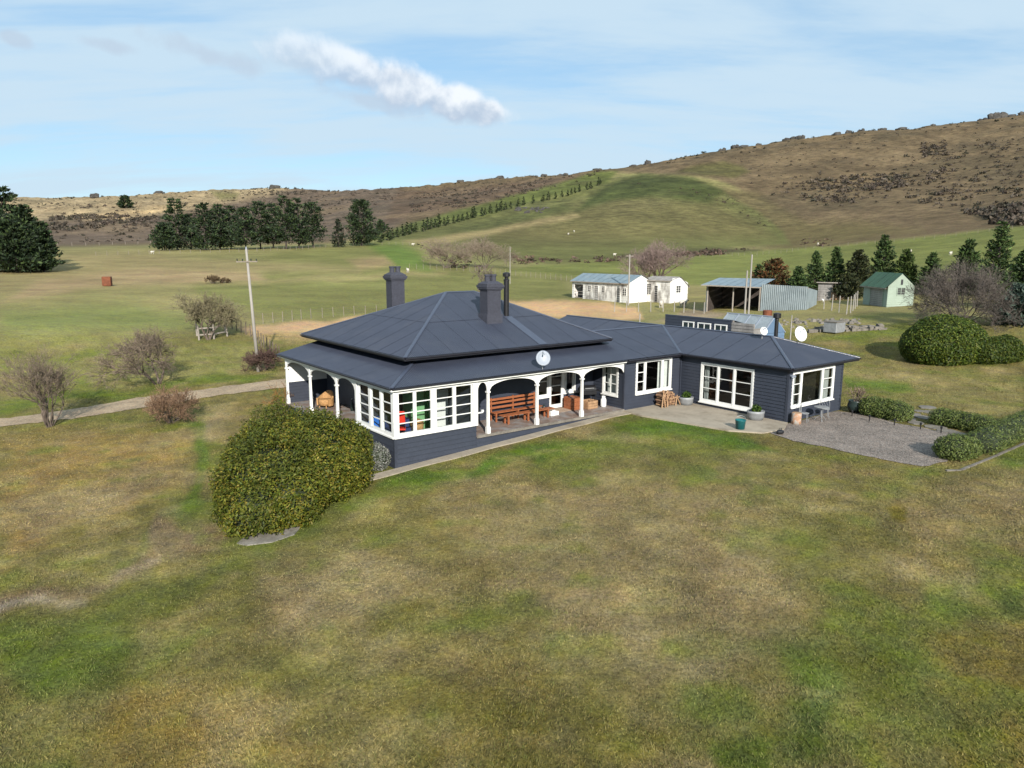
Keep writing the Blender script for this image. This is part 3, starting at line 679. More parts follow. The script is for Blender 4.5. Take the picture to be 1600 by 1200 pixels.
def curtain(face, t0, t1, z0, z1, off=-0.22, parent=HOUSE, m='curtain', waves=6):
    n = waves * 6; V = []; 
    for i in range(n + 1):
        t = t0 + (t1 - t0) * i / n; o = off + 0.035 * math.sin(i / 6 * 2 * math.pi)
        V += [face.p(t, o, z0), face.p(t, o, z1)]
    mb = MB(); mb.add(V, [(2 * i, 2 * i + 2, 2 * i + 3, 2 * i + 1) for i in range(n)]); return mb.build('curtain', m, parent, True)

VD = 2.3                                                       # veranda depth
F_sunF = Face((0, 0), (4.05, 0)); F_sunL = Face((0, 3.5), (0, 0)); F_back = Face((4.05, VD), (13.4, VD)); F_left = Face((VD, 11.9), (VD, 3.5))
F_end = Face((13.4, VD), (13.4, 0)); F_room = Face((13.4, 0), (17.8, 0)); F_west = Face((17.8, 0), (17.8, -6.6)); F_wend = Face((17.8, -6.6), (22.7, -6.6))
# walls
siding(F_sunF, -1.0, 0.5, board=0.2, ext0=0.0); siding(F_sunL, -1.1, 0.5, board=0.2)
siding(Face((4.05, 0), (4.05, VD)), -0.7, 2.6); siding(Face((VD, 3.5), (0, 3.5)), -1.0, 2.6)
doors = (10.42 - 4.05 - 0.8, 10.42 - 4.05 + 1.72)             # glazed entrance in the back wall of the veranda
H_back = [(5.35, 8.15, 0.02, 2.32)]
siding(F_back, 0.0, 3.42, [(5.32, 6.2, 0.66, 2.32), (6.2, 7.14, 0.02, 2.32), (7.14, 8.0, 0.72, 2.32)])
siding(F_left, 0.0, 3.42, [(4.6, 5.5, 0.75, 2.2), (7.0, 7.9, 0.02, 2.2)])
siding(F_end, 0.0, 2.62, [(0.72, 1.88, 0.58, 2.34)]); siding(F_room, -0.3, 2.55, [(0.8, 3.62, 0.66, 2.46)])
siding(F_west, -0.3, 2.55, [(1.42, 4.7, 0.1, 2.26)]); siding(F_wend, -0.3, 2.55, [(0.28, 4.12, 0.58, 2.36)])
siding(Face((22.7, -6.6), (22.7, 12.5)), -0.3, 2.62, board=0.4); siding(Face((22.7, 12.5), (17.8, 12.5)), -0.3, 3.0, board=0.4); siding(Face((17.8, 12.5), (17.8, 7.9)), -0.3, 2.62, board=0.4)
siding(Face((17.8, 7.9), (13.4, 7.9)), -0.3, 2.62, board=0.4); siding(Face((13.4, 2.45), (13.4, 12.8)), -0.3, 3.42, board=0.4); siding(Face((13.4, 12.8), (VD, 12.8)), -0.5, 3.42, board=0.4)
siding(Face((VD, 12.8), (VD, 11.9)), -0.5, 3.42, board=0.4)
# corner boards and the plinth of the veranda
for (u, v, a, b_) in ((0, 0, -1.0, 0.5), (13.4, 0, -0.3, 2.55), (17.8, -6.6, -0.3, 2.5), (22.7, -6.6, -0.3, 2.5)):
    mb = MB(); mb.box(u - 0.042, u + 0.08, v - 0.042, v + 0.08, a, b_); mb.build('corner_board', 'dark_board', HOUSE)
mb = MB(); mb.box(17.7, 17.758, -0.11, -0.04, -0.3, 2.5); mb.build('corner_board', 'dark_board', HOUSE)
siding(Face((4.05, 0), (13.4, 0)), -0.75, -0.075, board=0.2, name='plinth'); siding(Face((0, 11.9), (0, 3.5)), -1.1, -0.075, board=0.2, name='plinth')
mb = MB(); mb.box(4.052, 13.37, -0.05, VD - 0.03, -0.072, 0.0); mb.build('veranda_floor', 'tile_floor', HOUSE)
mb = MB(); mb.box(-0.05, VD - 0.03, 3.53, 11.95, -0.072, 0.0); mb.build('veranda_floor', 'tile_floor', HOUSE)
mb = MB(); mb.box(4.052, 13.37, -0.09, -0.053, -0.12, 0.004); mb.build('floor_edge', 'stone', HOUSE)
# rooms behind the glass
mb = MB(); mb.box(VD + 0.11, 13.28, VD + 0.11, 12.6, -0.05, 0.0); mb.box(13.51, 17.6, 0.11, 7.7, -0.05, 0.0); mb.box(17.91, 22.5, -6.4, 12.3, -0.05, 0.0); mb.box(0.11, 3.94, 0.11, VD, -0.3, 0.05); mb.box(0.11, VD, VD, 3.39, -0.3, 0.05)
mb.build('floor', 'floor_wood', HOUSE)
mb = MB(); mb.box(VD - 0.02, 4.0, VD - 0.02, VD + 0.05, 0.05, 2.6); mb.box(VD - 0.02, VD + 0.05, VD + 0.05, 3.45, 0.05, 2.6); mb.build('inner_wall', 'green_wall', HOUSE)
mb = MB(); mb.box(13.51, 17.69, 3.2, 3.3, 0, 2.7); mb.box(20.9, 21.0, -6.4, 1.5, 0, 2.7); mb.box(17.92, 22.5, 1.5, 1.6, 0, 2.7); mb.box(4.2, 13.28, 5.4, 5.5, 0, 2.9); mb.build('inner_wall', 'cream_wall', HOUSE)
for a, b_, w in ((2.75, 3.25, 3),): curtain(Face((0, VD - 0.1), (4.05, VD - 0.1)), a, b_, 0.1, 2.2, 0.0, m='green_cloth', waves=w)
curtain(Face((0, VD - 0.1), (4.05, VD - 0.1)), 3.95, 4.03, 0.1, 2.3, 0.0, m='curtain', waves=1)
mb = MB(); mb.box(3.3, 3.95, 2.1, 2.14, 0.06, 1.8); mb.build('cupboard_door', 'white_paint', HOUSE)

# windows and doors
sz0, sz1 = 0.5, 2.5
fs = [(0.16, 0.94), (0.98, 1.78), (1.96, 2.88), (2.94, 3.84)]
window(F_sunF, 0.0, 4.05, sz0, sz1, [(a, b_, 1, 4, sz0 + 0.1, sz1 - 0.13) for a, b_ in fs], fw=0.16)
ls = [(0.33, 1.32), (1.5, 2.36), (2.48, 3.34)]
window(F_sunL, 0.0, 3.5, sz0, sz1, [(a, b_, 1, 4, sz0 + 0.1, sz1 - 0.13) for a, b_ in ls], fw=0.16)
for q in ((-0.06, 0.03, -0.06, 0.03), (4.03, 4.12, -0.06, 0.06)):
    mb = MB(); mb.box(*q, 0.47, 2.5); mb.build('corner_post', 'white_paint', HOUSE)
window(F_back, 5.32, 6.2, 0.66, 2.32, [(5.42, 6.1, 1, 2, 0.76, 2.22)], gl='dark_glass')
door = window(F_back, 6.2, 7.14, 0.02, 2.32, [(6.27, 7.07, 1, 4, 0.16, 2.22)], name='door', fw=0.07, sill=False, gl='dark_glass')
mb = MB(); F_back.box(mb, 6.3, 6.34, 0.031, 0.08, 0.98, 1.1); mb.build('handle', 'steel', door)
window(F_back, 7.14, 8.0, 0.72, 2.32, [(7.28, 7.86, 1, 1, 0.84, 2.2)]); curtain(F_back, 7.2, 7.6, 0.75, 2.3, -0.2, waves=4)
window(F_left, 4.6, 5.5, 0.75, 2.2, [(4.7, 5.4, 1, 2, 0.85, 2.1)], gl='dark_glass')
d2 = window(F_left, 7.0, 7.9, 0.02, 2.2, [(7.1, 7.8, 1, 2, 0.9, 2.1)], name='door', sill=False); mb = MB(); F_left.box(mb, 7.1, 7.8, -0.04, 0.0, 0.1, 0.9); mb.build('panel', 'white_paint', d2)
window(F_end, 0.72, 1.88, 0.58, 2.34, [(0.82, 1.78, 2, 3, 0.68, 2.24)]); curtain(F_end, 0.78, 1.8, 0.62, 2.3, -0.25, waves=8)
window(F_room, 0.8, 3.62, 0.66, 2.46, [(0.9, 1.5, 1, 3, 0.76, 2.36), (1.56, 2.86, 1, 1, 0.76, 2.36), (2.92, 3.52, 1, 1, 0.76, 2.36)]); curtain(F_room, 2.75, 3.58, 0.7, 2.42, -0.2, waves=6); curtain(F_room, 0.86, 1.1, 0.7, 2.42, -0.3, waves=2)
fd = window(F_west, 1.42, 4.7, 0.1, 2.26, [(1.52, 2.5, 1, 3, 0.24, 2.16), (2.56, 3.5, 1, 3, 0.24, 2.16), (3.56, 4.6, 1, 3, 0.24, 2.16)], name='glazed_doors', gl='dark_glass'); curtain(F_west, 1.5, 1.78, 0.15, 2.2, -0.25, waves=3)
window(F_wend, 0.28, 4.12, 0.58, 2.36, [(0.36, 1.06, 1, 3, 0.66, 2.28), (1.12, 3.0, 1, 1, 0.66, 2.28), (3.06, 4.04, 1, 3, 0.66, 2.28)], gl='dark_glass')
curtain(F_wend, 0.34, 0.9, 0.62, 2.32, -0.2, waves=5); curtain(F_wend, 3.15, 4.0, 0.62, 2.32, -0.2, waves=6)

# veranda posts, beam and fretwork arches
mb = MB(); mb.box(4.08, 13.34, -0.05, 0.05, 2.42, 2.56); mb.build('beam', 'white_paint', HOUSE)
mb = MB(); mb.box(-0.05, 0.05, 3.53, 11.95, 2.42, 2.56); mb.build('beam', 'white_paint', HOUSE)
def post(u, v):
    mb = MB(); mb.box(u - 0.085, u + 0.085, v - 0.085, v + 0.085, 0.0, 0.3); mb.hexa([(u - 0.06, v - 0.06, 0.3), (u + 0.06, v - 0.06, 0.3), (u + 0.06, v + 0.06, 0.3), (u - 0.06, v + 0.06, 0.3)], [(u - 0.05, v - 0.05, 1.86), (u + 0.05, v - 0.05, 1.86), (u + 0.05, v + 0.05, 1.86), (u - 0.05, v + 0.05, 1.86)])
    mb.box(u - 0.085, u + 0.085, v - 0.085, v + 0.085, 1.86, 1.93); mb.box(u - 0.05, u + 0.05, v - 0.052, v + 0.052, 1.93, 2.42)
    mb.build('post', 'white_paint', HOUSE)
FP = [4.7, 7.53, 10.4]; LP = [5.5, 8.65, 11.8]
for u in FP: post(u, 0.0)
for v in LP: post(0.0, v)
def arch(p0, p1, ends=(1, 1)):
    """thin fretwork board filling a bay, its lower edge a flat arch"""
    p0, p1 = np.array(p0, float), np.array(p1, float); L = np.hypot(*(p1 - p0)); d = (p1 - p0) / L; n = np.array([d[1], -d[0]]) * 0.025
    N = 20; mb = MB(); top = 2.418; lo = []
    for k in range(N + 1):
        t = k / N; q = min(t if ends[0] else 1, (1 - t) if ends[1] else 1) / 0.5
        lo.append(1.93 + 0.42 * math.sqrt(max(0, 1 - (1 - min(1, q)) ** 2.2)))
    vs = []
    for k in range(N + 1):
        p = p0 + d * L * k / N
        for s in (1, -1): vs += [(p[0] + n[0] * s, p[1] + n[1] * s, lo[k]), (p[0] + n[0] * s, p[1] + n[1] * s, top)]
    fsx = []
    for k in range(N):
        a, b_ = 4 * k, 4 * k + 4
        fsx += [(a, b_, b_ + 1, a + 1), (a + 2, a + 3, b_ + 3, b_ + 2), (a, a + 2, b_ + 2, b_), (a + 1, b_ + 1, b_ + 3, a + 3)]
    mb.add(vs, fsx); mb.build('arch', 'white_paint', HOUSE)
ub = [4.13] + FP + [13.3]
for k in range(4): arch((ub[k] + (0.052 if k else 0), 0), (ub[k + 1] - (0.052 if k < 3 else 0), 0), (k > 0 or True, True))
vb = [3.55] + LP
for k in range(3): arch((0, vb[k + 1] - 0.052), (0, vb[k] + (0.052 if k else 0)))
# boarded screen closing the far end of the side veranda
siding(Face((0.06, 11.9), (VD - 0.03, 11.9)), 1.12, 2.56, board=0.14, m='white_paint', name='screen'); siding(Face((0.06, 11.9), (VD - 0.03, 11.9)), 0.0, 1.1, name='screen')

# roofs
def roof(name, planes, caps, eaves, fascia='white_paint', pitch=0.1, rows=1, sheet=1.6, capr=0.05, gap=0.003):
    """planes: [(pts3, eave direction)] covered with corrugated sheets; caps: lines; eaves: lines with gutters"""
    mb = MB()
    for a, b_ in eaves:
        mb.bar((a[0], a[1], a[2] - 0.1), (b_[0], b_[1], b_[2] - 0.1), 0.03, 0.07)
    root = mb.build(name, fascia, HOUSE)
    for a, b_ in eaves:
        g = MB(); d = (Vector(b_) - Vector(a)).normalized(); n = Vector((d.y, -d.x, 0)) * 0.055
        g.bar(Vector(a) + n + Vector((0, 0, -0.025)), Vector(b_) + n + Vector((0, 0, -0.025)), 0.09, 0.06); g.build('gutter', 'dark_trim', root)
    for pts, e in planes:
        e = Vector((e[0], e[1], 0)).normalized(); P = [Vector(p) for p in pts]
        nrm = Vector((0, 0, 0))
        for i in range(1, len(P) - 1): nrm += (P[i] - P[0]).cross(P[i + 1] - P[0])
        nrm.normalize()
        if nrm.z < 0: nrm = -nrm
        s = nrm.cross(e).normalized()
        if s.z < 0: s = -s
        A = [(p - P[0]).dot(e) for p in P]; B = [(p - P[0]).dot(s) for p in P]; N = len(P)
        def span(a):
            bs = []
            for i in range(N):
                a0, a1, b0, b1 = A[i], A[(i + 1) % N], B[i], B[(i + 1) % N]
                if abs(a1 - a0) < 1e-9:
                    if abs(a - a0) < 1e-6: bs += [b0, b1]
                elif min(a0, a1) - 1e-7 <= a <= max(a0, a1) + 1e-7: bs.append(b0 + (b1 - b0) * (a - a0) / (a1 - a0))
            return (min(bs), max(bs)) if bs else None
        g = MB(); g.add([p - nrm * 0.025 for p in P], [tuple(range(N))]); g.build('underlay', 'dark_trim', root)
        amin, amax = min(A), max(A); n = int(round((amax - amin) / sheet)); w = (amax - amin) / n; bmid = (min(B) + max(B)) * 0.5
        for k in range(n):
            a0, a1 = amin + k * w + gap / 2, amin + (k + 1) * w - gap / 2; ns = int(round(w / pitch * 4)); cols = []
            for i in range(ns + 1):
                a = min(max(a0 + (a1 - a0) * i / ns, amin + 1e-5), amax - 1e-5); sp = span(a)
                if sp: cols.append((a, sp[0], sp[1], 0.011 * math.sin(2 * math.pi * i / 4.0) + 0.0))
            for r in range(rows):
                g = MB(); vs = []; ok = []
                for a, b0, b1, h in cols:
                    if rows == 2: b0, b1 = (b0, min(b1, bmid)) if r == 0 else (max(b0, bmid - 0.12), b1)
                    ok.append(b1 - b0 > 0.01); hh = h + 0.02 + (0.016 if r else 0.0)
                    for bb in (b0, max(b0, b1)): vs.append(P[0] + e * a + s * bb + nrm * hh)
                fs_ = [(2 * i, 2 * i + 2, 2 * i + 3, 2 * i + 1) for i in range(len(cols) - 1) if ok[i] or ok[i + 1]]
                if fs_: g.add(vs, fs_); g.build('roof_sheet', 'roof_iron', root)
    for a, b_ in caps:
        g = MB(); d = (Vector(b_) - Vector(a)); x = Vector((d.y, -d.x, 0)).normalized(); n = 8; lo = []; hi = []
        up = x.cross(d).normalized(); up = up if up.z > 0 else -up
        for i in range(n + 1):
            t = math.pi * i / n; off = x * math.cos(t) * capr * 1.7 + up * (math.sin(t) * capr - 0.012)
            lo.append(Vector(a) + off + Vector((0, 0, 0.035))); hi.append(Vector(b_) + off + Vector((0, 0, 0.035)))
        g.hexa(lo, hi); g.build('ridge_cap', 'ridge_iron', root)
    return root
ZE = 2.6; SL = 1.0 / 4.2; zl = ZE + SL * 2.5
roof('veranda_roof', [([(-.2, -.2, ZE), (13.4, -.2, ZE), (13.4, VD, zl), (VD, VD, zl)], (1, 0)), ([(-.2, 12.5, ZE), (-.2, -.2, ZE), (VD, VD, zl), (VD, 12.5, zl)], (0, 1)),
     ([(13.4, -.2, ZE), (17.5, -.2, ZE), (20.8, 4, 3.6), (13.4, 4, 3.6)], (1, 0)), ([(13.4, 4, 3.6), (20.8, 4, 3.6), (17.5, 8.2, ZE), (13.4, 8.2, ZE)], (1, 0))],
     [((-.2, -.2, ZE), (VD, VD, zl)), ((14.6, 4, 3.6), (20.8, 4, 3.6))], [((-.2, -.2, ZE), (13.3, -.2, ZE)), ((-.2, 12.5, ZE), (-.2, -.2, ZE))])
roof('wing_roof', [([(17.5, -.2, ZE), (17.5, -6.94, ZE), (20.8, -3.6, 3.6), (20.8, 4, 3.6)], (0, 1)), ([(17.5, -6.94, ZE), (23.75, -6.94, ZE), (20.8, -3.6, 3.6)], (1, 0)),
     ([(23.75, -6.94, ZE), (23.75, 12.8, ZE), (20.8, 12.8, 3.6), (20.8, -3.6, 3.6)], (0, 1)), ([(20.8, 4, 3.6), (17.5, 8.2, ZE), (17.5, 12.8, ZE), (20.8, 12.8, 3.6)], (0, 1))],
     [((17.5, -6.94, ZE), (20.8, -3.6, 3.6)), ((23.75, -6.94, ZE), (20.8, -3.6, 3.6)), ((20.8, -3.6, 3.6), (20.8, 12.8, 3.6)), ((17.5, -.2, ZE), (20.8, 4, 3.6))],
     [((13.35, -.26, ZE - 0.01), (17.5, -.26, ZE - 0.01)), ((17.5, -.2, ZE), (17.5, -6.94, ZE)), ((17.5, -6.94, ZE), (23.75, -6.94, ZE)), ((23.75, -6.94, ZE), (23.75, 12.8, ZE))], fascia='dark_trim')
ZU = 3.5; u0, u1, v0, v1 = 1.42, 13.95, 1.55, 13.1; ra, rb = (7.35, 7.55, 5.85), (9.2, 7.55, 5.85)
up = roof('main_roof', [([(u0, v0, ZU), (u1, v0, ZU), rb, ra], (1, 0)), ([(u0, v1, ZU), (u0, v0, ZU), ra], (0, 1)), ([(u1, v0, ZU), (u1, v1, ZU), rb], (0, 1)), ([(u0, v1, ZU), (u1, v1, ZU), rb, ra], (1, 0))],
     [((u0, v0, ZU), ra), ((u1, v0, ZU), rb), ((u0, v1, ZU), ra), ((u1, v1, ZU), rb), (ra, rb)],
     [((u0, v0, ZU), (u1, v0, ZU)), ((u0, v1, ZU), (u0, v0, ZU)), ((u1, v0, ZU), (u1, v1, ZU))], fascia='dark_trim', rows=2, sheet=1.25, gap=0.014)
mb = MB(); mb.box(u0 + 0.08, u1 - 0.08, v0 + 0.08, v1 - 0.08, ZU - 0.14, ZU - 0.1); mb.build('soffit', 'dark_trim', up)
mb = MB()
for a, b_ in (((VD, VD - 0.06), (13.4, VD - 0.06)), ((VD - 0.06, 12.4), (VD - 0.06, VD))): mb.bar((a[0], a[1], zl + 0.05), (b_[0], b_[1], zl + 0.05), 0.16, 0.03)
mb.build('flashing', 'ridge_iron', HOUSE)
# apron flashing running down from the flue to the gutter
zf = lambda v: ZU + (v - v0) * (5.85 - ZU) / (7.55 - v0)
mb = MB(); mb.bar((9.22, 4.5, zf(4.5) + 0.045), (9.22, v0 + 0.02, ZU + 0.045), 0.5, 0.02); mb.build('flashing', 'ridge_iron', up)

# chimneys: brick shaft, corbelled cap and round pots
def chimney(u, v, zb, zs, w, d):
    mb = MB(); mb.box(u - w / 2 - 0.06, u + w / 2 + 0.06, v - d / 2 - 0.06, v + d / 2 + 0.06, zb - 0.8, zb + 0.42)
    n = int((zs - zb - 0.42) / 0.086); h = (zs - zb - 0.42) / n
    for k in range(n):       # brick courses with raked joints
        z = zb + 0.42 + k * h; mb.box(u - w / 2, u + w / 2, v - d / 2, v + d / 2, z, z + h - 0.012); mb.box(u - w / 2 + 0.012, u + w / 2 - 0.012, v - d / 2 + 0.012, v + d / 2 - 0.012, z + h - 0.012, z + h)
    c = mb.build('chimney', 'chimney_brick', HOUSE)
    mb = MB(); z = zs
    for o, h in ((0.05, 0.07), (0.1, 0.08), (0.13, 0.1), (0.08, 0.08)): mb.box(u - w / 2 - o, u + w / 2 + o, v - d / 2 - o, v + d / 2 + o, z, z + h); z += h
    mb.hexa([(u - w / 2 - .05, v - d / 2 - .05, z), (u + w / 2 + .05, v - d / 2 - .05, z), (u + w / 2 + .05, v + d / 2 + .05, z), (u - w / 2 - .05, v + d / 2 + .05, z)],
            [(u - w / 2 + .12, v - d / 2 + .12, z + 0.12), (u + w / 2 - .12, v - d / 2 + .12, z + 0.12), (u + w / 2 - .12, v + d / 2 - .12, z + 0.12), (u - w / 2 + .12, v + d / 2 - .12, z + 0.12)])
    mb.build('chimney_cap', 'chimney_brick', c)
    for sx in (-0.18, 0.18):
        mb = MB(); mb.lathe((u + sx, v, z + 0.08), [(0.15, 0), (0.14, 0.28), (0.17, 0.3), (0.17, 0.38), (0.12, 0.38), (0.11, 0.05)], 14); mb.build('chimney_pot', 'chimney_brick', c)
chimney(7.96, 4.3, 4.5, 6.12, 0.84, 0.66); chimney(6.3, 11.2, 4.1, 6.42, 0.82, 0.66)
mb = MB(); mb.tube((9.22, 4.62, 4.3), (9.22, 4.62, 6.55), 0.14, 0.14, 14); mb.lathe((9.22, 4.62, 6.55), [(0.16, 0), (0.16, 0.06), (0.1, 0.1), (0.1, 0.2), (0.2, 0.22), (0.2, 0.38), (0.1, 0.44)], 14); mb.build('flue', 'black_metal', HOUSE)
mb = MB(); mb.lathe((9.22, 4.62, 4.62), [(0.26, 0), (0.22, 0.06), (0.16, 0.1)], 14); mb.build('flue_collar', 'ridge_iron', HOUSE)
mb = MB(); mb.tube((24.3, -1.6, -0.4), (24.3, -1.6, 4.2), 0.11, 0.11, 12); mb.lathe((24.3, -1.6, 4.2), [(0.13, 0), (0.1, 0.06), (0.22, 0.1), (0.22, 0.36), (0.1, 0.4)], 12); mb.build('flue', 'black_metal', HOUSE)
# lamp on the wing corner, small tap bracket by the sunroom
mb = MB(); mb.tube((17.86, -6.64, 2.2), (17.8, -6.82, 2.16), 0.05, 0.07, 8); mb.tube((17.95, -6.64, 2.2), (18.0, -6.82, 2.16), 0.05, 0.07, 8); mb.build('wall_lamp', 'dish_grey', HOUSE)
mb = MB(); mb.box(4.13, 4.42, -0.03, 0.03, 0.98, 1.03); mb.box(4.36, 4.44, -0.05, 0.05, 1.03, 1.12); mb.build('shelf_bracket', 'white_paint', HOUSE)

# ------------------------------------------------------------------ things round the house
HL = lambda u, v, z=0.0: h2w(u, v, z)
def on(u, v):
    p = h2w(u, v); return (p[0], p[1], float(TZ(p[0], p[1])))
def dish(u, v, z, r, face_h, tilt, label, m='dish_grey', mast=0.35):
    t = thing('satellite_dish', label, 'satellite dish', HL(u, v, z), face_h, 'satellite dishes on the roof')
    # bowl: shallow dish looking along local -y, tilted up
    n, k = 24, 5; vs = []; fs = []; R = Matrix.Translation((0, -0.12, mast + r * 0.6)) @ Matrix.Rotation(rad(-tilt), 4, 'X') @ Matrix.Rotation(rad(90), 4, 'X')
    for back in (0.0, 0.012):
        for j in range(k + 1):
            rr = r * j / k
            for i in range(n):
                a = 2 * math.pi * i / n; vs.append(R @ Vector((rr * math.cos(a), rr * math.sin(a) * 1.06, 0.16 * r * (rr / r) ** 2 - back)))
    o = (k + 1) * n
    for j in range(k):
        for i in range(n):
            a, b_ = j * n + i, j * n + (i + 1) % n; fs += [(a, b_, b_ + n, a + n), (o + a, o + a + n, o + b_ + n, o + b_)]
    for i in range(n): a, b_ = k * n + i, k * n + (i + 1) % n; fs.append((a, b_, o + b_, o + a))
    mb = MB(); mb.add(vs, fs); mb.build('reflector', m, t, True)
    mb = MB(); mb.tube((0, 0, -0.05), (0, 0, mast + r * 0.6), 0.022, 0.022, 8); mb.tube((0, 0, mast + r * 0.6), (0, -0.1, mast + r * 0.6), 0.03, 0.03, 8); mb.build('mast', 'steel', t)
    tip = R @ Vector((0, r * 0.35, r * 0.95)); mb = MB(); mb.bar(R @ Vector((0, r * 1.0, 0.1 * r)), tip, 0.025); mb.build('feed_arm', 'steel', t)
    mb = MB(); mb.tube(tip, tip + Vector((0, 0.1, 0.02)), 0.035, 0.028, 8); mb.build('receiver', 'dish_grey', t)
RZ0 = TH + rad(-38)            # towards the camera
dish(7.75, -0.12, 2.62, 0.34, RZ0 + rad(8), 18, 'pale grey satellite dish on the veranda gutter above the bench')
dish(20.35, -3.3, 3.55, 0.21, RZ0 + rad(15), 20, 'small white satellite dish on the ridge in front of the blue glasshouse', 'white_plastic', 0.25)
dish(21.7, -4.6, 3.25, 0.38, RZ0 + rad(20), 18, 'big white satellite dish on the wing roof beside the black flue', 'white_plastic', 0.32)

# furniture on the front veranda
def slats(mb_parent, name, m, boxes):
    for bx in boxes: q = MB(); q.box(*bx); q.build(name, m, mb_parent, bevel=0.006)
t = thing('bench', 'long orange timber bench with slatted back against the veranda wall', 'bench', HL(6.15, 1.5, 0.0), TH)
slats(t, 'seat_slat', 'orange_wood', [(0, 3.0, y, y + 0.1, 0.42, 0.46) for y in (0.0, 0.12, 0.24)])
slats(t, 'back_slat', 'orange_wood', [(0, 3.0, 0.42, 0.45, z, z + 0.11) for z in (0.56, 0.78, 0.96)])
for x in (0.12, 1.45, 2.8): q = MB(); q.box(x, x + 0.07, 0.02, 0.09, 0, 0.415); q.box(x, x + 0.07, 0.456, 0.52, 0, 1.1); q.box(x, x + 0.07, 0.095, 0.452, 0.3, 0.37); q.build('leg_frame', 'orange_wood', t)
t = thing('low_bench', 'low orange timber form standing in front of the slatted bench', 'bench', HL(6.15, 0.78, 0.0), TH)
slats(t, 'seat_slat', 'orange_wood', [(0, 3.2, y, y + 0.12, 0.4, 0.44) for y in (0.0, 0.14, 0.28)])
for x in (0.3, 1.5, 2.75): q = MB(); q.box(x, x + 0.08, 0.02, 0.09, 0, 0.395); q.box(x, x + 0.08, 0.3, 0.37, 0, 0.395); q.box(x + 0.01, x + 0.07, 0.095, 0.295, 0.28, 0.34); q.build('leg_frame', 'orange_wood', t)
def crate(u, v, w, d, h, label, fill=False, z=0.0):
    t = thing('wooden_crate', label, 'crate', HL(u, v, z), TH, 'wooden crates by the front door')
    for k in range(3):
        z0 = 0.01 + k * h / 3
        slats(t, 'side_board', 'tan_wood' if fill else 'orange_wood', [(0, w, 0, 0.02, z0, z0 + h / 3 - 0.012), (0, w, d - 0.02, d, z0, z0 + h / 3 - 0.012), (0, 0.02, 0.022, d - 0.022, z0, z0 + h / 3 - 0.012), (w - 0.02, w, 0.022, d - 0.022, z0, z0 + h / 3 - 0.012)])
    q = MB(); q.box(0.021, w - 0.021, 0.021, d - 0.021, 0.0, 0.02 if fill else h - 0.03); q.build('base', 'orange_wood', t)
    return t
crate(11.0, 1.25, 0.62, 0.75, 0.62, 'tall orange wooden crate beside the front door'); crate(11.75, 0.95, 0.7, 0.6, 0.42, 'low wooden crate full of split kindling', True)
t = thing('kindling_pile', 'pale split kindling heaped inside the low crate', 'firewood', HL(12.1, 1.25, 0.0), TH)
for k in range(14):
    a = random.uniform(-0.5, 0.5); x, y, z = random.uniform(-0.15, 0.15), random.uniform(-0.12, 0.12), 0.07 + 0.028 * k
    q = MB(); q.bar((x - 0.16 * math.cos(a), y - 0.16 * math.sin(a), z), (x + 0.16 * math.cos(a), y + 0.16 * math.sin(a), z + random.uniform(-.02, .03)), 0.06, 0.045); q.build('stick', 'tan_wood', t)
t = thing('barbecue', 'black hooded barbecue on a trolley in the veranda corner', 'barbecue', HL(12.45, 1.75, 0.0), TH - rad(20))
q = MB(); q.box(-0.42, 0.42, -0.25, 0.25, 0.62, 0.84); q.build('firebox', 'black_metal', t, bevel=0.02)
q = MB(); A = [rad(a) for a in range(0, 181, 15)]; q.prism([(-0.4, 0.25 * math.cos(a), 0.845 + 0.26 * math.sin(a)) for a in A], (0.8, 0, 0)); hood = q.build('hood', 'black_metal', t)
q = MB(); q.tube((-0.25, -0.27, 0.98), (0.25, -0.27, 0.98), 0.014); q.build('handle', 'steel', hood)
for x in (-0.38, 0.38):
    for y in (-0.2, 0.2): q = MB(); q.box(x - 0.02, x + 0.02, y - 0.02, y + 0.02, 0.0, 0.615); q.build('leg', 'black_metal', t)
for x in (-0.7, 0.43): q = MB(); q.box(x, x + 0.27, -0.22, 0.22, 0.79, 0.82); q.build('side_shelf', 'black_metal', t)
q = MB(); q.box(-0.36, 0.36, -0.18, 0.18, 0.14, 0.17); q.build('bottom_shelf', 'black_metal', t)
t = thing('gas_bottle', 'white gas bottle standing beside the black barbecue', 'gas bottle', HL(12.95, 1.05, 0.0))
q = MB(); q.lathe((0, 0, 0), [(0.13, 0), (0.14, 0.03), (0.155, 0.07), (0.155, 0.36), (0.13, 0.43), (0.06, 0.47), (0.03, 0.48)], 18); q.build('cylinder', 'white_plastic', t, True)
q = MB(); q.lathe((0, 0, 0.45), [(0.1, 0), (0.1, 0.12), (0.09, 0.12), (0.09, 0.0)], 16); q.build('collar', 'white_plastic', t); q = MB(); q.tube((0, 0, 0.47), (0, 0, 0.55), 0.025); q.build('valve', 'steel', t)
t = thing('door_mat', 'tan woven mat in front of the front door', 'door mat', HL(10.0, 1.35, 0.004), TH); q = MB(); q.box(0, 1.35, 0, 0.75, 0, 0.014); q.build('weave', 'mat_tan', t); q = MB(); q.box(-0.03, -0.002, -0.03, 0.78, 0, 0.018); q.build('border', 'mat_tan', t)
t = thing('boot_box', 'small white box of shoes between the bench and the mat', 'box', HL(9.25, 0.95, 0.0), TH)
slats(t, 'side_board', 'white_paint', [(0, 0.5, 0, 0.02, 0, 0.2), (0, 0.5, 0.3, 0.32, 0, 0.2), (0, 0.02, 0.022, 0.298, 0, 0.2), (0.48, 0.5, 0.022, 0.298, 0, 0.2)]); q = MB(); q.box(0.022, 0.478, 0.022, 0.298, 0.0, 0.015); q.build('base', 'white_paint', t)
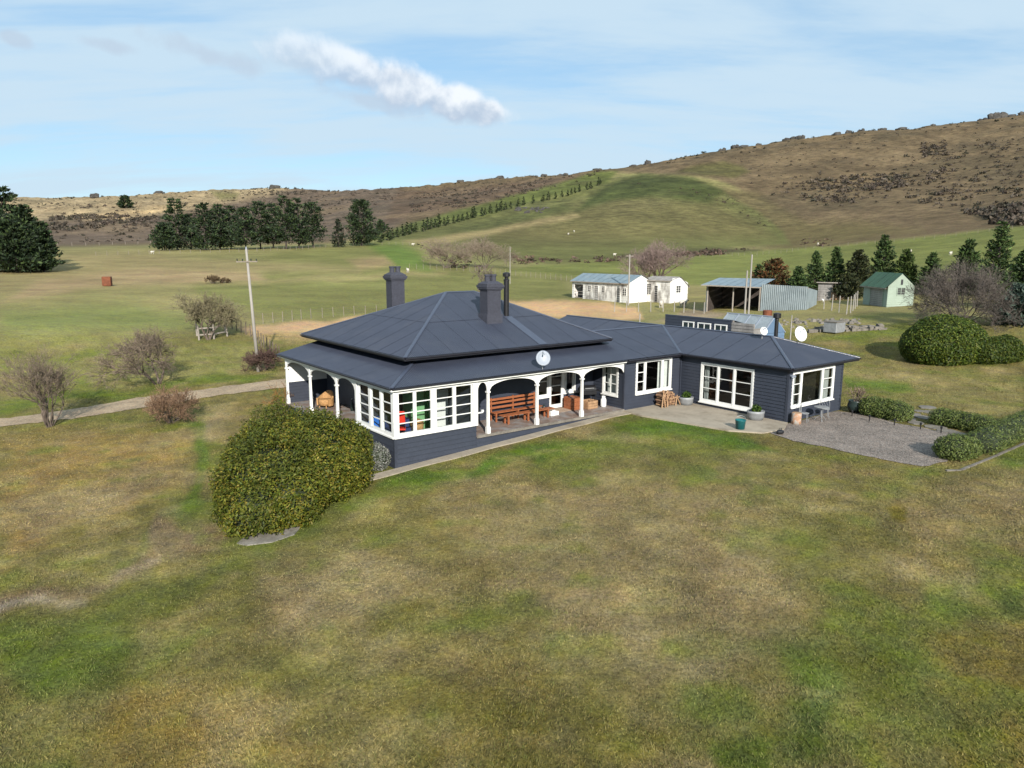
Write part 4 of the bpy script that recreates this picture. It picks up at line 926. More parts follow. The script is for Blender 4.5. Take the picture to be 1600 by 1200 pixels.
def boot(u, v, z, rz, label, group):
    t = thing('boot', label, 'boot', HL(u, v, z), rz, group); q = MB(); q.tube((0, 0, 0.06), (0, 0.01, 0.36), 0.06, 0.07, 10); q.build('shaft', 'dark_pot', t, True); q = MB(); q.ball((0, -0.08, 0.06), 0.07, 10, 6, (0.8, 1.9, 0.8)); q.build('foot', 'dark_pot', t, True)
for k, u in enumerate((9.42, 9.62)): boot(u, 1.95, 0.0, TH, ('left' if k == 0 else 'right') + ' one of the dark gumboots standing by the front door', 'gumboots by the door')

# side veranda and sunroom
t = thing('wicker_armchair', 'tan wicker tub armchair on the side veranda', 'armchair', HL(1.15, 9.6, 0.0), TH - rad(60))
q = MB(); N = 15; lo = []; hi = []; 
for side, rr in ((0, 0.42), (1, 0.36)):
    pass
vs = []; fs = []
for i in range(N + 1):
    a = rad(-30 + 240 * i / N); h = 0.5 + 0.36 * max(0, math.sin(a)) ** 1.5
    for rr in (0.43, 0.36): vs += [(rr * math.cos(a), rr * math.sin(a), 0.12), (rr * 1.05 * math.cos(a), rr * 1.05 * math.sin(a), h)]
for i in range(N): a, b_ = 4 * i, 4 * i + 4; fs += [(a, b_, b_ + 1, a + 1), (a + 2, a + 3, b_ + 3, b_ + 2), (a + 1, b_ + 1, b_ + 3, a + 3), (a, a + 2, b_ + 2, b_)]
fs += [(0, 1, 3, 2), (4 * N, 4 * N + 2, 4 * N + 3, 4 * N + 1)]
q.add(vs, fs); q.build('backrest', 'wicker', t)
q = MB(); q.lathe((0, 0, 0.14), [(0.33, 0), (0.34, 0.2), (0.32, 0.3), (0.2, 0.32)], 16); q.build('seat', 'wicker', t, True)
for a in (45, 135, 225, 315): q = MB(); q.tube((0.3 * math.cos(rad(a)), 0.3 * math.sin(rad(a)), 0), (0.3 * math.cos(rad(a)), 0.3 * math.sin(rad(a)), 0.16), 0.03); q.build('leg', 'wicker', t)
t = thing('bottle', 'dark bottle standing under the side veranda window', 'bottle', HL(1.9, 8.0, 0)); q = MB(); q.lathe((0, 0, 0), [(0.09, 0), (0.09, 0.36), (0.035, 0.46), (0.03, 0.6)], 12); q.build('body', 'dark_pot', t, True); q = MB(); q.tube((0, 0, 0.6), (0, 0, 0.63), 0.034); q.build('stopper', 'white_plastic', t)
t = thing('barrel_pot', 'brown wooden barrel on the side veranda next to the sunroom', 'barrel', HL(0.85, 4.2, 0)); q = MB(); q.lathe((0, 0, 0), [(0.26, 0), (0.32, 0.2), (0.33, 0.32), (0.3, 0.5), (0.26, 0.5), (0.25, 0.42)], 18); q.build('staves', 'rust', t, True)
for z in (0.1, 0.4): q = MB(); q.lathe((0, 0, z), [(0.322, 0), (0.328, 0.02), (0.322, 0.04)], 18); q.build('hoop', 'steel', t)
t = thing('urn', 'small pale urn on the side veranda floor', 'urn', HL(1.35, 4.75, 0)); q = MB(); q.lathe((0, 0, 0), [(0.1, 0), (0.17, 0.15), (0.16, 0.3), (0.09, 0.4), (0.12, 0.46)], 14); q.build('body', 'terracotta', t, True); q = MB(); q.lathe((0, 0, 0.45), [(0.12, 0), (0.14, 0.02), (0.14, 0.05)], 14); q.build('rim', 'terracotta', t)
def chair(u, v, m, label, rz, w=0.46, leg='black_metal'):
    t = thing('chair', label, 'chair', HL(u, v, 0.05), rz); h = w / 2
    q = MB(); q.box(-h, h, -h, h, 0.42, 0.47); q.build('seat', m, t, bevel=0.015)
    q = MB(); q.hexa([(-h, h - 0.04, 0.6), (h, h - 0.04, 0.6), (h, h, 0.6), (-h, h, 0.6)], [(-h * 0.9, h + 0.04, 0.98), (h * 0.9, h + 0.04, 0.98), (h * 0.9, h + 0.08, 0.98), (-h * 0.9, h + 0.08, 0.98)]); q.build('backrest', m, t, bevel=0.012)
    for x in (-1, 1):
        q = MB(); q.tube((x * (h - 0.03), -h + 0.03, 0), (x * (h - 0.05), -h + 0.05, 0.419), 0.015); q.build('leg', leg, t)
        q = MB(); q.path([(x * (h - 0.02), h + 0.03, 0), (x * (h - 0.03), h - 0.03, 0.45), (x * (h - 0.04), h + 0.02, 0.62)], 0.015); q.build('leg', leg, t)
    return t
chair(0.55, 0.6, 'red_paint', 'bright red chair in the corner of the glazed sunroom', TH + rad(150)).scale = (1.15, 1.15, 1.5)
t = thing('bean_bag', 'bright blue bean bag behind the side windows of the sunroom', 'bean bag', HL(0.6, 2.75, 0.05)); q = MB(); q.ball((0, 0, 0.36), 0.45, 16, 8, (1, 0.95, 0.8)); q.build('cushion', 'blue_cloth', t, True); q = MB(); q.ball((0.06, 0, 0.68), 0.2, 12, 6, (1, 1, 0.6)); q.build('top_knot', 'blue_cloth', t, True)
t = thing('sofa', 'navy blue sofa standing inside the sunroom side windows', 'sofa', HL(0.85, 1.5, 0.05), TH)
q = MB(); q.box(-0.35, 0.4, -0.55, 0.55, 0.1, 0.42); q.build('seat', 'navy_cloth', t, bevel=0.04); q = MB(); q.box(0.2, 0.42, -0.55, 0.55, 0.43, 0.95); q.build('backrest', 'navy_cloth', t, bevel=0.05)
for y in (-0.68, 0.56): q = MB(); q.box(-0.35, 0.42, y, y + 0.12, 0.1, 0.6); q.build('armrest', 'navy_cloth', t, bevel=0.03)
t = thing('basket', 'tan cane basket seen through the second sunroom window', 'basket', HL(1.5, 0.75, 0.05)); q = MB(); q.lathe((0, 0, 0.02), [(0.22, 0), (0.27, 0.5), (0.29, 0.75), (0.26, 0.75), (0.22, 0.3)], 16); q.build('body', 'wicker', t, True); q = MB(); q.lathe((0, 0, 0.76), [(0.28, 0), (0.24, 0.1), (0.08, 0.16)], 16); q.build('lid', 'wicker', t, True)

# patio and gravel yard
t = thing('firewood_rack', 'rustic rack of firewood and driftwood against the dark wall', 'firewood', HL(15.9, -0.55, -0.06), TH)
for k in range(46):
    r = random.uniform(0.045, 0.08); row = k // 8; x = -0.35 + (k % 8) * 0.13 + (0.06 if row % 2 else 0); z = 0.1 + row * 0.125
    q = MB(); q.tube((x, -0.22 + random.uniform(-.06, .04), z), (x + random.uniform(-.03, .03), 0.24, z), r, r * random.uniform(0.8, 1.0), 7); q.build('log', 'log_wood' if k % 3 else 'tan_wood', t)
for (a, b_) in (((-0.5, -0.3, 0), (-0.36, -0.26, 0.95)), ((-0.28, -0.34, 0), (-0.42, -0.28, 0.9)), ((-0.5, -0.3, 0.5), (-0.1, -0.3, 0.86)), ((-0.1, -0.33, 0), (-0.06, -0.27, 0.92)), ((0.55, -0.34, 0), (0.75, -0.25, 0.55)), ((0.95, -0.34, 0), (0.7, -0.26, 0.5)), ((0.0, -0.33, 0.42), (0.85, -0.33, 0.45))):
    q = MB(); q.tube(a, b_, 0.035, 0.03, 7); q.build('rack_pole', 'tan_wood', t)
def tub(u, v, r, h, label):
    p = HL(u, v, -0.06); t = thing('planter_tub', label, 'planter', p, 0, 'grey tubs on the patio')
    q = MB(); q.lathe((0, 0, 0), [(r * 0.86, 0), (r * 0.93, h * 0.3), (r * 0.96, h * 0.33), (r * 0.97, h * 0.7), (r, h * 0.73), (r * 1.02, h), (r * 0.95, h), (r * 0.9, h - 0.08)], 24, 1.12, 0.95); q.build('shell', 'zinc', t, True)
    q = MB(); q.lathe((0, 0, h - 0.09), [(r * 0.88, 0), (r * 0.6, 0.03), (0.02, 0.04)], 20, 1.1, 0.93); q.build('soil', 'soil', t)
    return (p[0], p[1], p[2] + h - 0.06)
TUBS = [tub(17.15, -1.0, 0.36, 0.42, 'grey zinc tub with a green plant left of the glazed doors'), tub(17.05, -5.4, 0.38, 0.44, 'grey zinc tub with a green plant right of the glazed doors')]
t = thing('bucket', 'teal green bucket standing at the edge of the patio', 'bucket', HL(14.75, -6.15, -0.06)); q = MB(); q.lathe((0, 0, 0), [(0.2, 0), (0.24, 0.4), (0.255, 0.41), (0.25, 0.44), (0.23, 0.44), (0.19, 0.05)], 22); q.build('shell', 'bucket_green', t, True)
q = MB(); q.path([(0.25 * math.cos(rad(a)), 0.04, 0.42 - 0.0 + 0.2 * math.sin(rad(a))) for a in range(0, 181, 15)], 0.008); q.build('handle', 'steel', t)
t = thing('bag', 'small black crumpled bag lying on the gravel', 'bag', on(15.5, -7.75), 0.4); q = MB(); q.ball((0, 0, 0.11), 0.16, 12, 7, (1.25, 0.9, 0.75)); q.build('body', 'black_metal', t); q = MB(); q.path([(-0.1, 0, 0.2), (-0.06, 0, 0.29), (0.06, 0, 0.29), (0.1, 0, 0.2)], 0.012); q.build('strap', 'black_metal', t)
t = thing('chimney_pot_planter', 'cut tree stump with pale top standing at the wing corner', 'stump', on(17.95, -7.05)); q = MB(); q.lathe((0, 0, 0), [(0.24, 0), (0.225, 0.2), (0.23, 0.52), (0.22, 0.55)], 18); q.build('trunk', 'terracotta', t, True); q = MB(); q.lathe((0, 0, 0.552), [(0.215, 0), (0.21, 0.012)], 18); q.build('cut_face', 'tan_wood', t)
t.name = 'tree_stump'
def iron_chair(u, v, rz, label):
    p = on(u, v); t = thing('iron_chair', label, 'chair', (p[0], p[1], p[2] + 0.02), rz, 'iron garden furniture on the gravel')
    q = MB(); q.lathe((0, 0, 0.43), [(0.21, 0), (0.22, 0.015), (0.21, 0.03)], 18); q.build('seat', 'zinc', t)
    for a in (45, 135, 225, 315): c_, s_ = math.cos(rad(a)), math.sin(rad(a)); q = MB(); q.path([(0.25 * c_, 0.25 * s_, 0), (0.19 * c_, 0.19 * s_, 0.2), (0.19 * c_, 0.19 * s_, 0.43)], 0.014); q.build('leg', 'zinc', t)
    q = MB(); q.path([(0.24 * math.cos(rad(a)), 0.2, 0.44 + 0.5 * math.sin(rad(a)) ** 0.6) for a in range(0, 181, 12)], 0.014); b_ = q.build('backrest', 'zinc', t)
    for x in (-0.12, 0.0, 0.12):
        q = MB(); q.path([(x + 0.04 * math.sin(k * 0.9), 0.2, 0.45 + k * 0.052) for k in range(8)], 0.009); q.build('scroll', 'zinc', b_)
iron_chair(18.55, -7.1, TH + rad(20), 'tall backed grey iron garden chair nearest the stump'); iron_chair(20.35, -7.15, TH - rad(50), 'low grey iron garden chair right of the iron table')
p = on(19.45, -7.45); t = thing('iron_table', 'small round iron garden table between two iron chairs', 'table', (p[0], p[1], p[2] + 0.02), 0, 'iron garden furniture on the gravel')
q = MB(); q.lathe((0, 0, 0.68), [(0.34, 0), (0.35, 0.015), (0.34, 0.03)], 24); q.build('table_top', 'zinc', t); q = MB(); q.tube((0, 0, 0.2), (0, 0, 0.68), 0.025); q.build('stem', 'zinc', t)
for a in (20, 140, 260): q = MB(); q.path([(0, 0, 0.3), (0.2 * math.cos(rad(a)), 0.2 * math.sin(rad(a)), 0.16), (0.3 * math.cos(rad(a)), 0.3 * math.sin(rad(a)), 0.0)], 0.014); q.build('leg', 'zinc', t)
p = on(22.75, -7.45); t = thing('round_pot', 'dark round glazed pot beside the wing', 'plant pot', p); q = MB(); q.lathe((0, 0, 0), [(0.2, 0), (0.36, 0.2), (0.4, 0.4), (0.33, 0.58), (0.36, 0.64), (0.3, 0.64), (0.28, 0.5)], 22); q.build('body', 'dark_pot', t, True); q = MB(); q.lathe((0, 0, 0.52), [(0.28, 0), (0.02, 0.03)], 16); q.build('soil', 'soil', t)
POT = (p[0], p[1], p[2] + 0.55)
for k, (x, y) in enumerate(((1331, 651), (1358, 659), (1397, 665), (1438, 671), (1470, 677))):
    g = gnd(x, y); t = thing('path_light', ['first', 'second', 'third', 'fourth', 'fifth'][k] + ' short dark garden light along the gravel edge, counted from the house', 'garden light', (g[0], g[1], g[2]), 0, 'garden lights along the gravel edge')
    q = MB(); q.tube((0, 0, -0.05), (0, 0, 0.22), 0.025, 0.025, 8); q.build('stake', 'black_metal', t); q = MB(); q.lathe((0, 0, 0.22), [(0.045, 0), (0.05, 0.08), (0.055, 0.09), (0.02, 0.12)], 10); q.build('lamp_head', 'black_metal', t)
# flat stones of the garden path between the clipped hedges
t = thing('garden_steps', 'grey stone garden path leading between the low hedges', 'path'); rs = random.Random(5)
for (x, y) in ((1425, 648), (1437, 643), (1450, 637), (1418, 655), (1430, 661), (1444, 653), (1455, 645), (1400, 657), (1375, 652), (1480, 674), (1495, 678), (1462, 668)):
    g = gnd(x, y); n = 7; q = MB(); A0 = rs.uniform(0, 6); R_ = rs.uniform(0.3, 0.5)
    q.prism([(g[0] + R_ * rs.uniform(0.8, 1.15) * math.cos(A0 + 2 * math.pi * i / n), g[1] + R_ * rs.uniform(0.8, 1.15) * math.sin(A0 + 2 * math.pi * i / n), g[2] - 0.04) for i in range(n)], (0, 0, 0.08)); q.build('stone', 'stone', t)
EDG = [gnd(*p) for p in ((1478, 736), (1502, 735), (1560, 711), (1608, 690))]
t = thing('edging', 'low stone edging strip below the front hedge', 'edging')
for a, b_ in zip(EDG[:-1], EDG[1:]): q = MB(); q.bar((a[0], a[1], a[2] + 0.0), (b_[0], b_[1], b_[2] - 0.02), 0.12, 0.09); q.build('kerb', 'stone', t)

# ------------------------------------------------------------------ outbuildings
def corr_wall(parent, name, m, a, b_, z0a, z1a, z0b, z1b, pitch=0.15, amp=0.02):
    """vertical corrugated sheet from a to b (plan), heights at both ends"""
    a, b_ = np.array(a, float), np.array(b_, float); L = np.hypot(*(b_ - a)); n = max(4, int(L / pitch) * 4); d = (b_ - a) / L; nn = np.array([d[1], -d[0]]); vs = []
    for i in range(n + 1):
        t = i / n; p = a + d * L * t + nn * amp * math.sin(2 * math.pi * i / 4)
        vs += [(p[0], p[1], z0a + (z0b - z0a) * t), (p[0], p[1], z1a + (z1b - z1a) * t)]
    q = MB(); q.add(vs, [(2 * i, 2 * i + 2, 2 * i + 3, 2 * i + 1) for i in range(n)]); return q.build(name, m, parent)
def sheetroof(parent, m, p00, p10, p11, p01, n, name='roof_sheet', root='roof'):
    """rectangular slope split into n sheets of corrugated iron (p00-p10 eave, p01-p11 ridge)"""
    q = MB(); q.bar(p00, p10, 0.05, 0.12); r = q.build(root, 'weathered_wood', parent)
    p00, p10, p11, p01 = map(Vector, (p00, p10, p11, p01)); nrm = (p10 - p00).cross(p01 - p00).normalized(); nrm = nrm if nrm.z > 0 else -nrm
    for k in range(n):
        vs = []; ns = 24
        for i in range(ns + 1):
            t = (k + i / ns) / n; h = 0.06 + 0.018 * math.sin(2 * math.pi * i / 4) + (0.02 if i > ns - 3 else 0)
            vs += [p00.lerp(p10, t) + nrm * h, p01.lerp(p11, t) + nrm * h]
        q = MB(); q.add(vs, [(2 * i, 2 * i + 2, 2 * i + 3, 2 * i + 1) for i in range(ns)]); q.build(name, m, r)
    return r
def opening(parent, face, t0, t1, z0, z1, kind='window', fm='white_paint', gm='black_metal', cross=True):
    q = MB(); w = 0.07
    face.box(q, t0, t0 + w, 0.01, 0.07, z0, z1); face.box(q, t1 - w, t1, 0.01, 0.07, z0, z1); face.box(q, t0 + w, t1 - w, 0.01, 0.07, z1 - w, z1)
    if kind == 'window': face.box(q, t0 + w, t1 - w, 0.01, 0.07, z0, z0 + w)
    if cross:
        face.box(q, (t0 + t1) / 2 - 0.025, (t0 + t1) / 2 + 0.025, 0.015, 0.06, z0 + w, z1 - w)
    f = q.build(kind, fm, parent); q = MB(); face.box(q, t0 + w, t1 - w, 0.005, 0.03, z0, z1 - w - 0.005); q.build('pane' if kind == 'window' else 'leaf', gm, f); return f
def loc_shed(name, label, px_a, px_b):
    """base corner on the left, bearing along its long front (towards the right)"""
    a, b_ = np.array(gnd(*px_a)), np.array(gnd(*px_b)); L = float(np.hypot(*(b_ - a)[:2])); rz = math.atan2(b_[1] - a[1], b_[0] - a[0])
    t = thing(name, label, 'shed', (a[0], a[1], min(a[2], b_[2]) - 0.05), rz); return t, L
# long white shed: local x along the front, y to the back
t, L = loc_shed('farm_shed', 'long flaking white shed with pale blue iron roof', (894, 465), (982, 474)); Dp = 4.6; hw = 2.75; hr = 3.75
fr = Face((0, 0), (L, 0)); en = Face((L, 0), (L, Dp))
siding(fr, -0.5, hw, [(0.45, 2.3, -0.5, 2.25)], 0.3, 'aged_white', t); siding(en, -0.5, hw, (), 0.3, 'white_paint', t); siding(Face((0, Dp), (0, 0)), -0.5, hw, (), 0.3, 'aged_white', t); siding(Face((L, Dp), (0, Dp)), -0.5, hw, (), 0.3, 'aged_white', t)
for x in (0, L): q = MB(); q.prism([(x - 0.05, 0, hw), (x - 0.05, Dp, hw), (x - 0.05, Dp / 2, hr)], (0.1, 0, 0)); q.build('gable', 'white_paint', t)
sheetroof(t, 'shed_blue', (-0.2, -0.3, hw - 0.1), (L + 0.2, -0.3, hw - 0.1), (L + 0.2, Dp / 2, hr), (-0.2, Dp / 2, hr), 9); sheetroof(t, 'shed_blue', (-0.2, Dp + 0.3, hw - 0.1), (L + 0.2, Dp + 0.3, hw - 0.1), (L + 0.2, Dp / 2, hr), (-0.2, Dp / 2, hr), 9)
for x, w, z0, z1, kd in ((3.3, 0.7, 1.3, 2.2, 'window'), (4.6, 0.9, 0.0, 2.2, 'door'), (6.1, 0.7, 1.2, 2.2, 'window'), (9.0, 0.8, 0.0, 2.1, 'door'), (10.1, 0.8, 1.0, 2.1, 'window')):
    k = x / 11.3 * L; opening(t, fr, k, k + w, z0, z1, kd, 'aged_white', 'grey_board' if kd == 'door' else 'black_metal', kd == 'window')
q = MB(); fr.box(q, 0.5, 2.25, -0.1, 0.0, 0.3, 0.36); fr.box(q, 0.5, 2.25, -0.1, 0.0, 0.8, 0.86); fr.box(q, 0.5, 2.25, -0.1, 0.0, 1.2, 1.26); q.build('gate_rails', 'weathered_wood', t)
# small white shed behind its right end
t, L = loc_shed('farm_shed', 'small square white shed right of the long white shed', (1005, 471), (1046, 474)); Dp = 4.4; hw = 3.0
fr = Face((0, 0), (L, 0)); en = Face((L, 0), (L, Dp)); siding(fr, -0.4, hw, (), 0.3, 'aged_white', t); siding(en, -0.4, hw - 0.35, (), 0.3, 'white_paint', t); siding(Face((0, Dp), (0, 0)), -0.4, hw, (), 0.3, 'aged_white', t); siding(Face((L, Dp), (0, Dp)), -0.4, hw - 0.7, (), 0.3, 'aged_white', t)
q = MB(); q.prism([(L - 0.05, 0, hw - 0.35), (L - 0.05, Dp, hw - 0.35), (L - 0.05, Dp / 2, hw + 0.45), (L - 0.05, 0.6, hw + 0.35)], (0.1, 0, 0)); q.build('gable', 'white_paint', t)
sheetroof(t, 'grey_board', (-0.1, -0.2, hw), (L + 0.2, -0.2, hw), (L + 0.2, Dp / 2, hw + 0.5), (-0.1, Dp / 2, hw + 0.5), 4); sheetroof(t, 'grey_board', (-0.1, Dp + 0.2, hw - 0.9), (L + 0.2, Dp + 0.2, hw - 0.9), (L + 0.2, Dp / 2, hw + 0.5), (-0.1, Dp / 2, hw + 0.5), 4)
opening(t, fr, L * 0.12, L * 0.3, 1.1, 2.6, 'window', 'aged_white'); opening(t, fr, L * 0.42, L * 0.56, 0.1, 2.4, 'door', 'aged_white', 'black_metal', False); opening(t, en, 1.4, 2.6, 1.3, 2.4, 'window', 'white_paint')
# lean-to junk store right of it
t, L = loc_shed('lean_to', 'low open white lean-to right of the small white shed', (1048, 473), (1072, 470)); 
for x in (0.1, L * 0.5, L - 0.1): q = MB(); q.box(x - 0.06, x + 0.06, 0, 0.12, -0.3, 1.25); q.build('post', 'white_paint', t)
sheetroof(t, 'white_paint', (-0.1, -0.2, 1.25), (L + 0.1, -0.2, 1.25), (L + 0.1, 2.2, 1.6), (-0.1, 2.2, 1.6), 3); siding(Face((L, 2.2), (0, 2.2)), -0.3, 1.5, (), 0.3, 'grey_board', t); siding(Face((0, 2.2), (0, 0)), -0.3, 1.2, (), 0.3, 'rust', t)
# open-fronted implement shed
t = thing('implement_shed', 'open-fronted implement shed of pale corrugated iron', 'shed'); a, b_ = np.array(gnd(1102, 487)), np.array(at(1266, 87.5)); L = float(np.hypot(*(b_ - a)[:2])); t.location = a; t.rotation_euler = (0, 0, math.atan2(b_[1] - a[1], b_[0] - a[0])); Dp = 6.5; hf, hb = 3.15, 3.75; xo = L * 0.56
corr_wall(t, 'wall', 'shed_iron', (xo, 0), (L, 0), -0.6, hf + 0.25, -0.6, hf + 0.1, 0.2, 0.03); corr_wall(t, 'wall', 'shed_iron', (L, 0), (L, Dp), -0.6, hf, -0.6, hf - 0.6, 0.2); corr_wall(t, 'wall', 'shed_iron', (L, Dp), (0, Dp), -0.6, hf - 0.6, -0.6, hb, 0.2); corr_wall(t, 'wall', 'shed_iron', (0, Dp), (0, 0), -0.6, hb, -0.6, hf, 0.2)
sheetroof(t, 'shed_blue', (-0.4, -0.9, hf), (xo + 0.1, -0.9, hf - 0.1), (xo + 0.1, Dp + 0.2, hb), (-0.4, Dp + 0.2, hb), 7); sheetroof(t, 'shed_iron', (xo + 0.1, 0.05, hf + 0.1), (L + 0.1, 0.05, hf - 0.05), (L + 0.1, Dp + 0.2, hf - 0.5), (xo + 0.1, Dp + 0.2, hf - 0.5), 5)
for x in (0.15, xo * 0.5, xo - 0.15): q = MB(); q.tube((x, 0.05, -0.6), (x, 0.05, hf - 0.05), 0.09, 0.08, 8); q.build('post', 'weathered_wood', t)
q = MB(); q.bar((0, 0.05, hf - 0.1), (xo, 0.05, hf - 0.14), 0.1, 0.16); q.build('lintel', 'weathered_wood', t)
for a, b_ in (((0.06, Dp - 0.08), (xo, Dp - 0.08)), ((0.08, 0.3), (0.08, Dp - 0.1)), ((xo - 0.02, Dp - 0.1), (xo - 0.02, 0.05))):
    q = MB(); q.bar((a[0], a[1], 1.2), (b_[0], b_[1], 1.2), 0.06, 3.6); q.build('bay_shade', 'dark_bark', t)  # added dark sheets: the open bay's shade is put into their colour
# hut with the green roof
t, L = loc_shed('garden_hut', 'small white timber hut with a green gabled roof', (1348, 475), (1385, 480)); Dp = 2.7; hw = 2.3; hr = 3.6
fr = Face((0, 0), (L, 0)); en = Face((L, 0), (L, Dp)); siding(fr, -0.4, hw, (), 0.2, 'hut_white', t); siding(en, -0.4, hw, (), 0.2, 'hut_white', t); siding(Face((0, Dp), (0, 0)), -0.4, hw, (), 0.2, 'hut_white', t); siding(Face((L, Dp), (0, Dp)), -0.4, hw, (), 0.2, 'hut_white', t)
q = MB(); q.prism([(L - 0.04, 0, hw), (L - 0.04, Dp, hw), (L - 0.04, Dp / 2, hr)], (0.08, 0, 0)); q.build('gable', 'hut_white', t)
sheetroof(t, 'shed_roof_green', (-0.3, -0.35, hw - 0.25), (L + 0.25, -0.35, hw - 0.25), (L + 0.25, Dp / 2, hr), (-0.3, Dp / 2, hr), 4); sheetroof(t, 'shed_roof_green', (-0.3, Dp + 0.35, hw - 0.25), (L + 0.25, Dp + 0.35, hw - 0.25), (L + 0.25, Dp / 2, hr), (-0.3, Dp / 2, hr), 4)
opening(t, en, 0.9, 1.8, 1.35, 2.2, 'window', 'hut_white'); opening(t, fr, L * 0.3, L * 0.85, 0.0, 2.0, 'door', 'hut_white', 'grey_board', False); q = MB(); en.box(q, 1.25, 1.45, 0.03, 0.08, 2.45, 3.0); q.build('vent', 'dark_trim', t)
# hen house
t, L = loc_shed('hen_house', 'small grey hen house with a flat iron roof behind the fence posts', (1277, 470), (1318, 468)); Dp = 2.4; fr = Face((0, 0), (L, 0))
siding(Face((0, 0), (L * 0.52, 0)), -0.3, 2.3, (), 0.3, 'grey_board', t); siding(Face((L * 0.52, 0), (L, 0)), -0.3, 1.2, (), 0.3, 'tan_wood', t); siding(Face((L, 0), (L, Dp)), -0.3, 2.2, (), 0.3, 'grey_board', t); siding(Face((0, Dp), (0, 0)), -0.3, 2.2, (), 0.3, 'grey_board', t); siding(Face((L, Dp), (0, Dp)), -0.3, 2.2, (), 0.3, 'grey_board', t)
sheetroof(t, 'shed_iron', (-0.2, -0.3, 2.35), (L + 0.2, -0.3, 2.35), (L + 0.2, Dp + 0.1, 2.2), (-0.2, Dp + 0.1, 2.2), 4)
for x in (L * 0.55, L * 0.76, L - 0.06): q = MB(); q.box(x - 0.04, x + 0.04, 0.0, 0.08, 1.21, 2.3); q.build('stud', 'weathered_wood', t)
# dark sleep-out behind the wing
t = thing('sleepout', 'low dark sleep-out with white windows behind the wing roof', 'outbuilding', HL(26.6, 8.75, 0.0), TH - rad(90)); L = 7.3; fr = Face((0, 0), (L, 0))
siding(Face((0, 0), (5.6, 0)), -0.4, 3.7, (), 0.2, 'dark_board', t); siding(Face((5.62, 0), (L, 0)), -0.4, 3.55, (), 0.2, 'grey_board', t); siding(Face((L, 0), (L, 3)), -0.4, 3.25, (), 0.3, 'grey_board', t); siding(Face((0, 3), (0, 0)), -0.4, 3.25, (), 0.3, 'dark_board', t); siding(Face((L, 3), (0, 3)), -0.4, 3.25, (), 0.3, 'dark_board', t)
sheetroof(t, 'roof_iron', (-0.1, 0.12, 3.6), (5.7, 0.12, 3.6), (5.7, 3.1, 2.9), (-0.1, 3.1, 2.9), 6)
for a, b_ in ((1.6, 2.6), (2.9, 4.0), (4.3, 5.3)): opening(t, fr, a, b_, 2.3, 3.35, 'window', 'white_paint', 'dark_pot', True)
# blue glasshouse
t = thing('glasshouse', 'blue framed glasshouse behind the wing roof', 'glasshouse', HL(27.4, 4.9, 0.15), TH - rad(90)); L, Dp, hw, hr = 3.6, 2.4, 2.75, 3.75
siding(Face((L, 0), (L, Dp)), -0.5, hw, (), 0.25, 'glasshouse_blue', t); siding(Face((0, Dp), (0, 0)), -0.5, hw, (), 0.25, 'glasshouse_blue', t); siding(Face((0, 0), (L, 0)), -0.5, hw, (), 0.25, 'glasshouse_blue', t); siding(Face((L, Dp), (0, Dp)), -0.5, hw, (), 0.25, 'glasshouse_blue', t)
for x in (0, L): q = MB(); q.prism([(x - 0.05, 0, hw), (x - 0.05, Dp, hw), (x - 0.05, Dp / 2, hr)], (0.1, 0, 0)); q.build('gable', 'glasshouse_blue', t)
q = MB()
for k in range(5):
    x = k * L / 4; q.bar((x, -0.1, hw - 0.05), (x, Dp / 2, hr + 0.03), 0.07, 0.07); q.bar((x, Dp + 0.1, hw - 0.05), (x, Dp / 2, hr + 0.03), 0.07, 0.07)
q.bar((-0.1, Dp / 2, hr + 0.05), (L + 0.1, Dp / 2, hr + 0.05), 0.08, 0.06); q.bar((-0.1, -0.1, hw - 0.05), (L + 0.1, -0.1, hw - 0.05), 0.06, 0.08); rf = q.build('roof', 'dish_grey', t)
for k in range(4):
    for y0 in (-0.1, Dp + 0.1):
        x0, x1 = k * L / 4 + 0.04, (k + 1) * L / 4 - 0.04; q = MB(); q.add([(x0, y0, hw - 0.04), (x1, y0, hw - 0.04), (x1, Dp / 2, hr + 0.02), (x0, Dp / 2, hr + 0.02)], [(0, 1, 2, 3)]); q.build('pane', 'dusty_glass', rf)
# rust brown flue box, low stone wall, tank and boards behind the wing
t = thing('rusty_drum', 'rust brown drum on a stand behind the blue glasshouse', 'drum', at(1205, 68)); q = MB(); q.box(-0.35, 0.35, -0.3, 0.3, 0.0, 1.3); q.build('stand', 'weathered_wood', t); q = MB(); q.lathe((0, 0, 1.31), [(0.4, 0), (0.4, 0.3), (0.42, 0.32), (0.4, 0.34), (0.4, 0.85), (0.35, 0.9)], 16); q.build('drum', 'rust', t)
rs = random.Random(3)
t = thing('stone_heap', 'low heap of broken grey stones behind the wing', 'stone heap')
for k in range(70):
    x, y = rs.uniform(1215, 1345), rs.uniform(499, 512); g = gnd(x, y); r = rs.uniform(0.12, 0.32); q = MB()
    n = 6; A0 = rs.uniform(0, 6); lo = [(g[0] + r * rs.uniform(.8, 1.2) * math.cos(A0 + i), g[1] + r * rs.uniform(.8, 1.2) * math.sin(A0 + i), g[2] - 0.05) for i in range(n)]
    q.hexa(lo, [(g[0] + (a - g[0]) * 0.7, g[1] + (b_ - g[1]) * 0.7, c_ + r * rs.uniform(0.5, 1.1)) for a, b_, c_ in lo]); q.build('stone', 'stone', t)
t = thing('stone_wall', 'long low dry stone wall across the back lawn', 'stone wall')
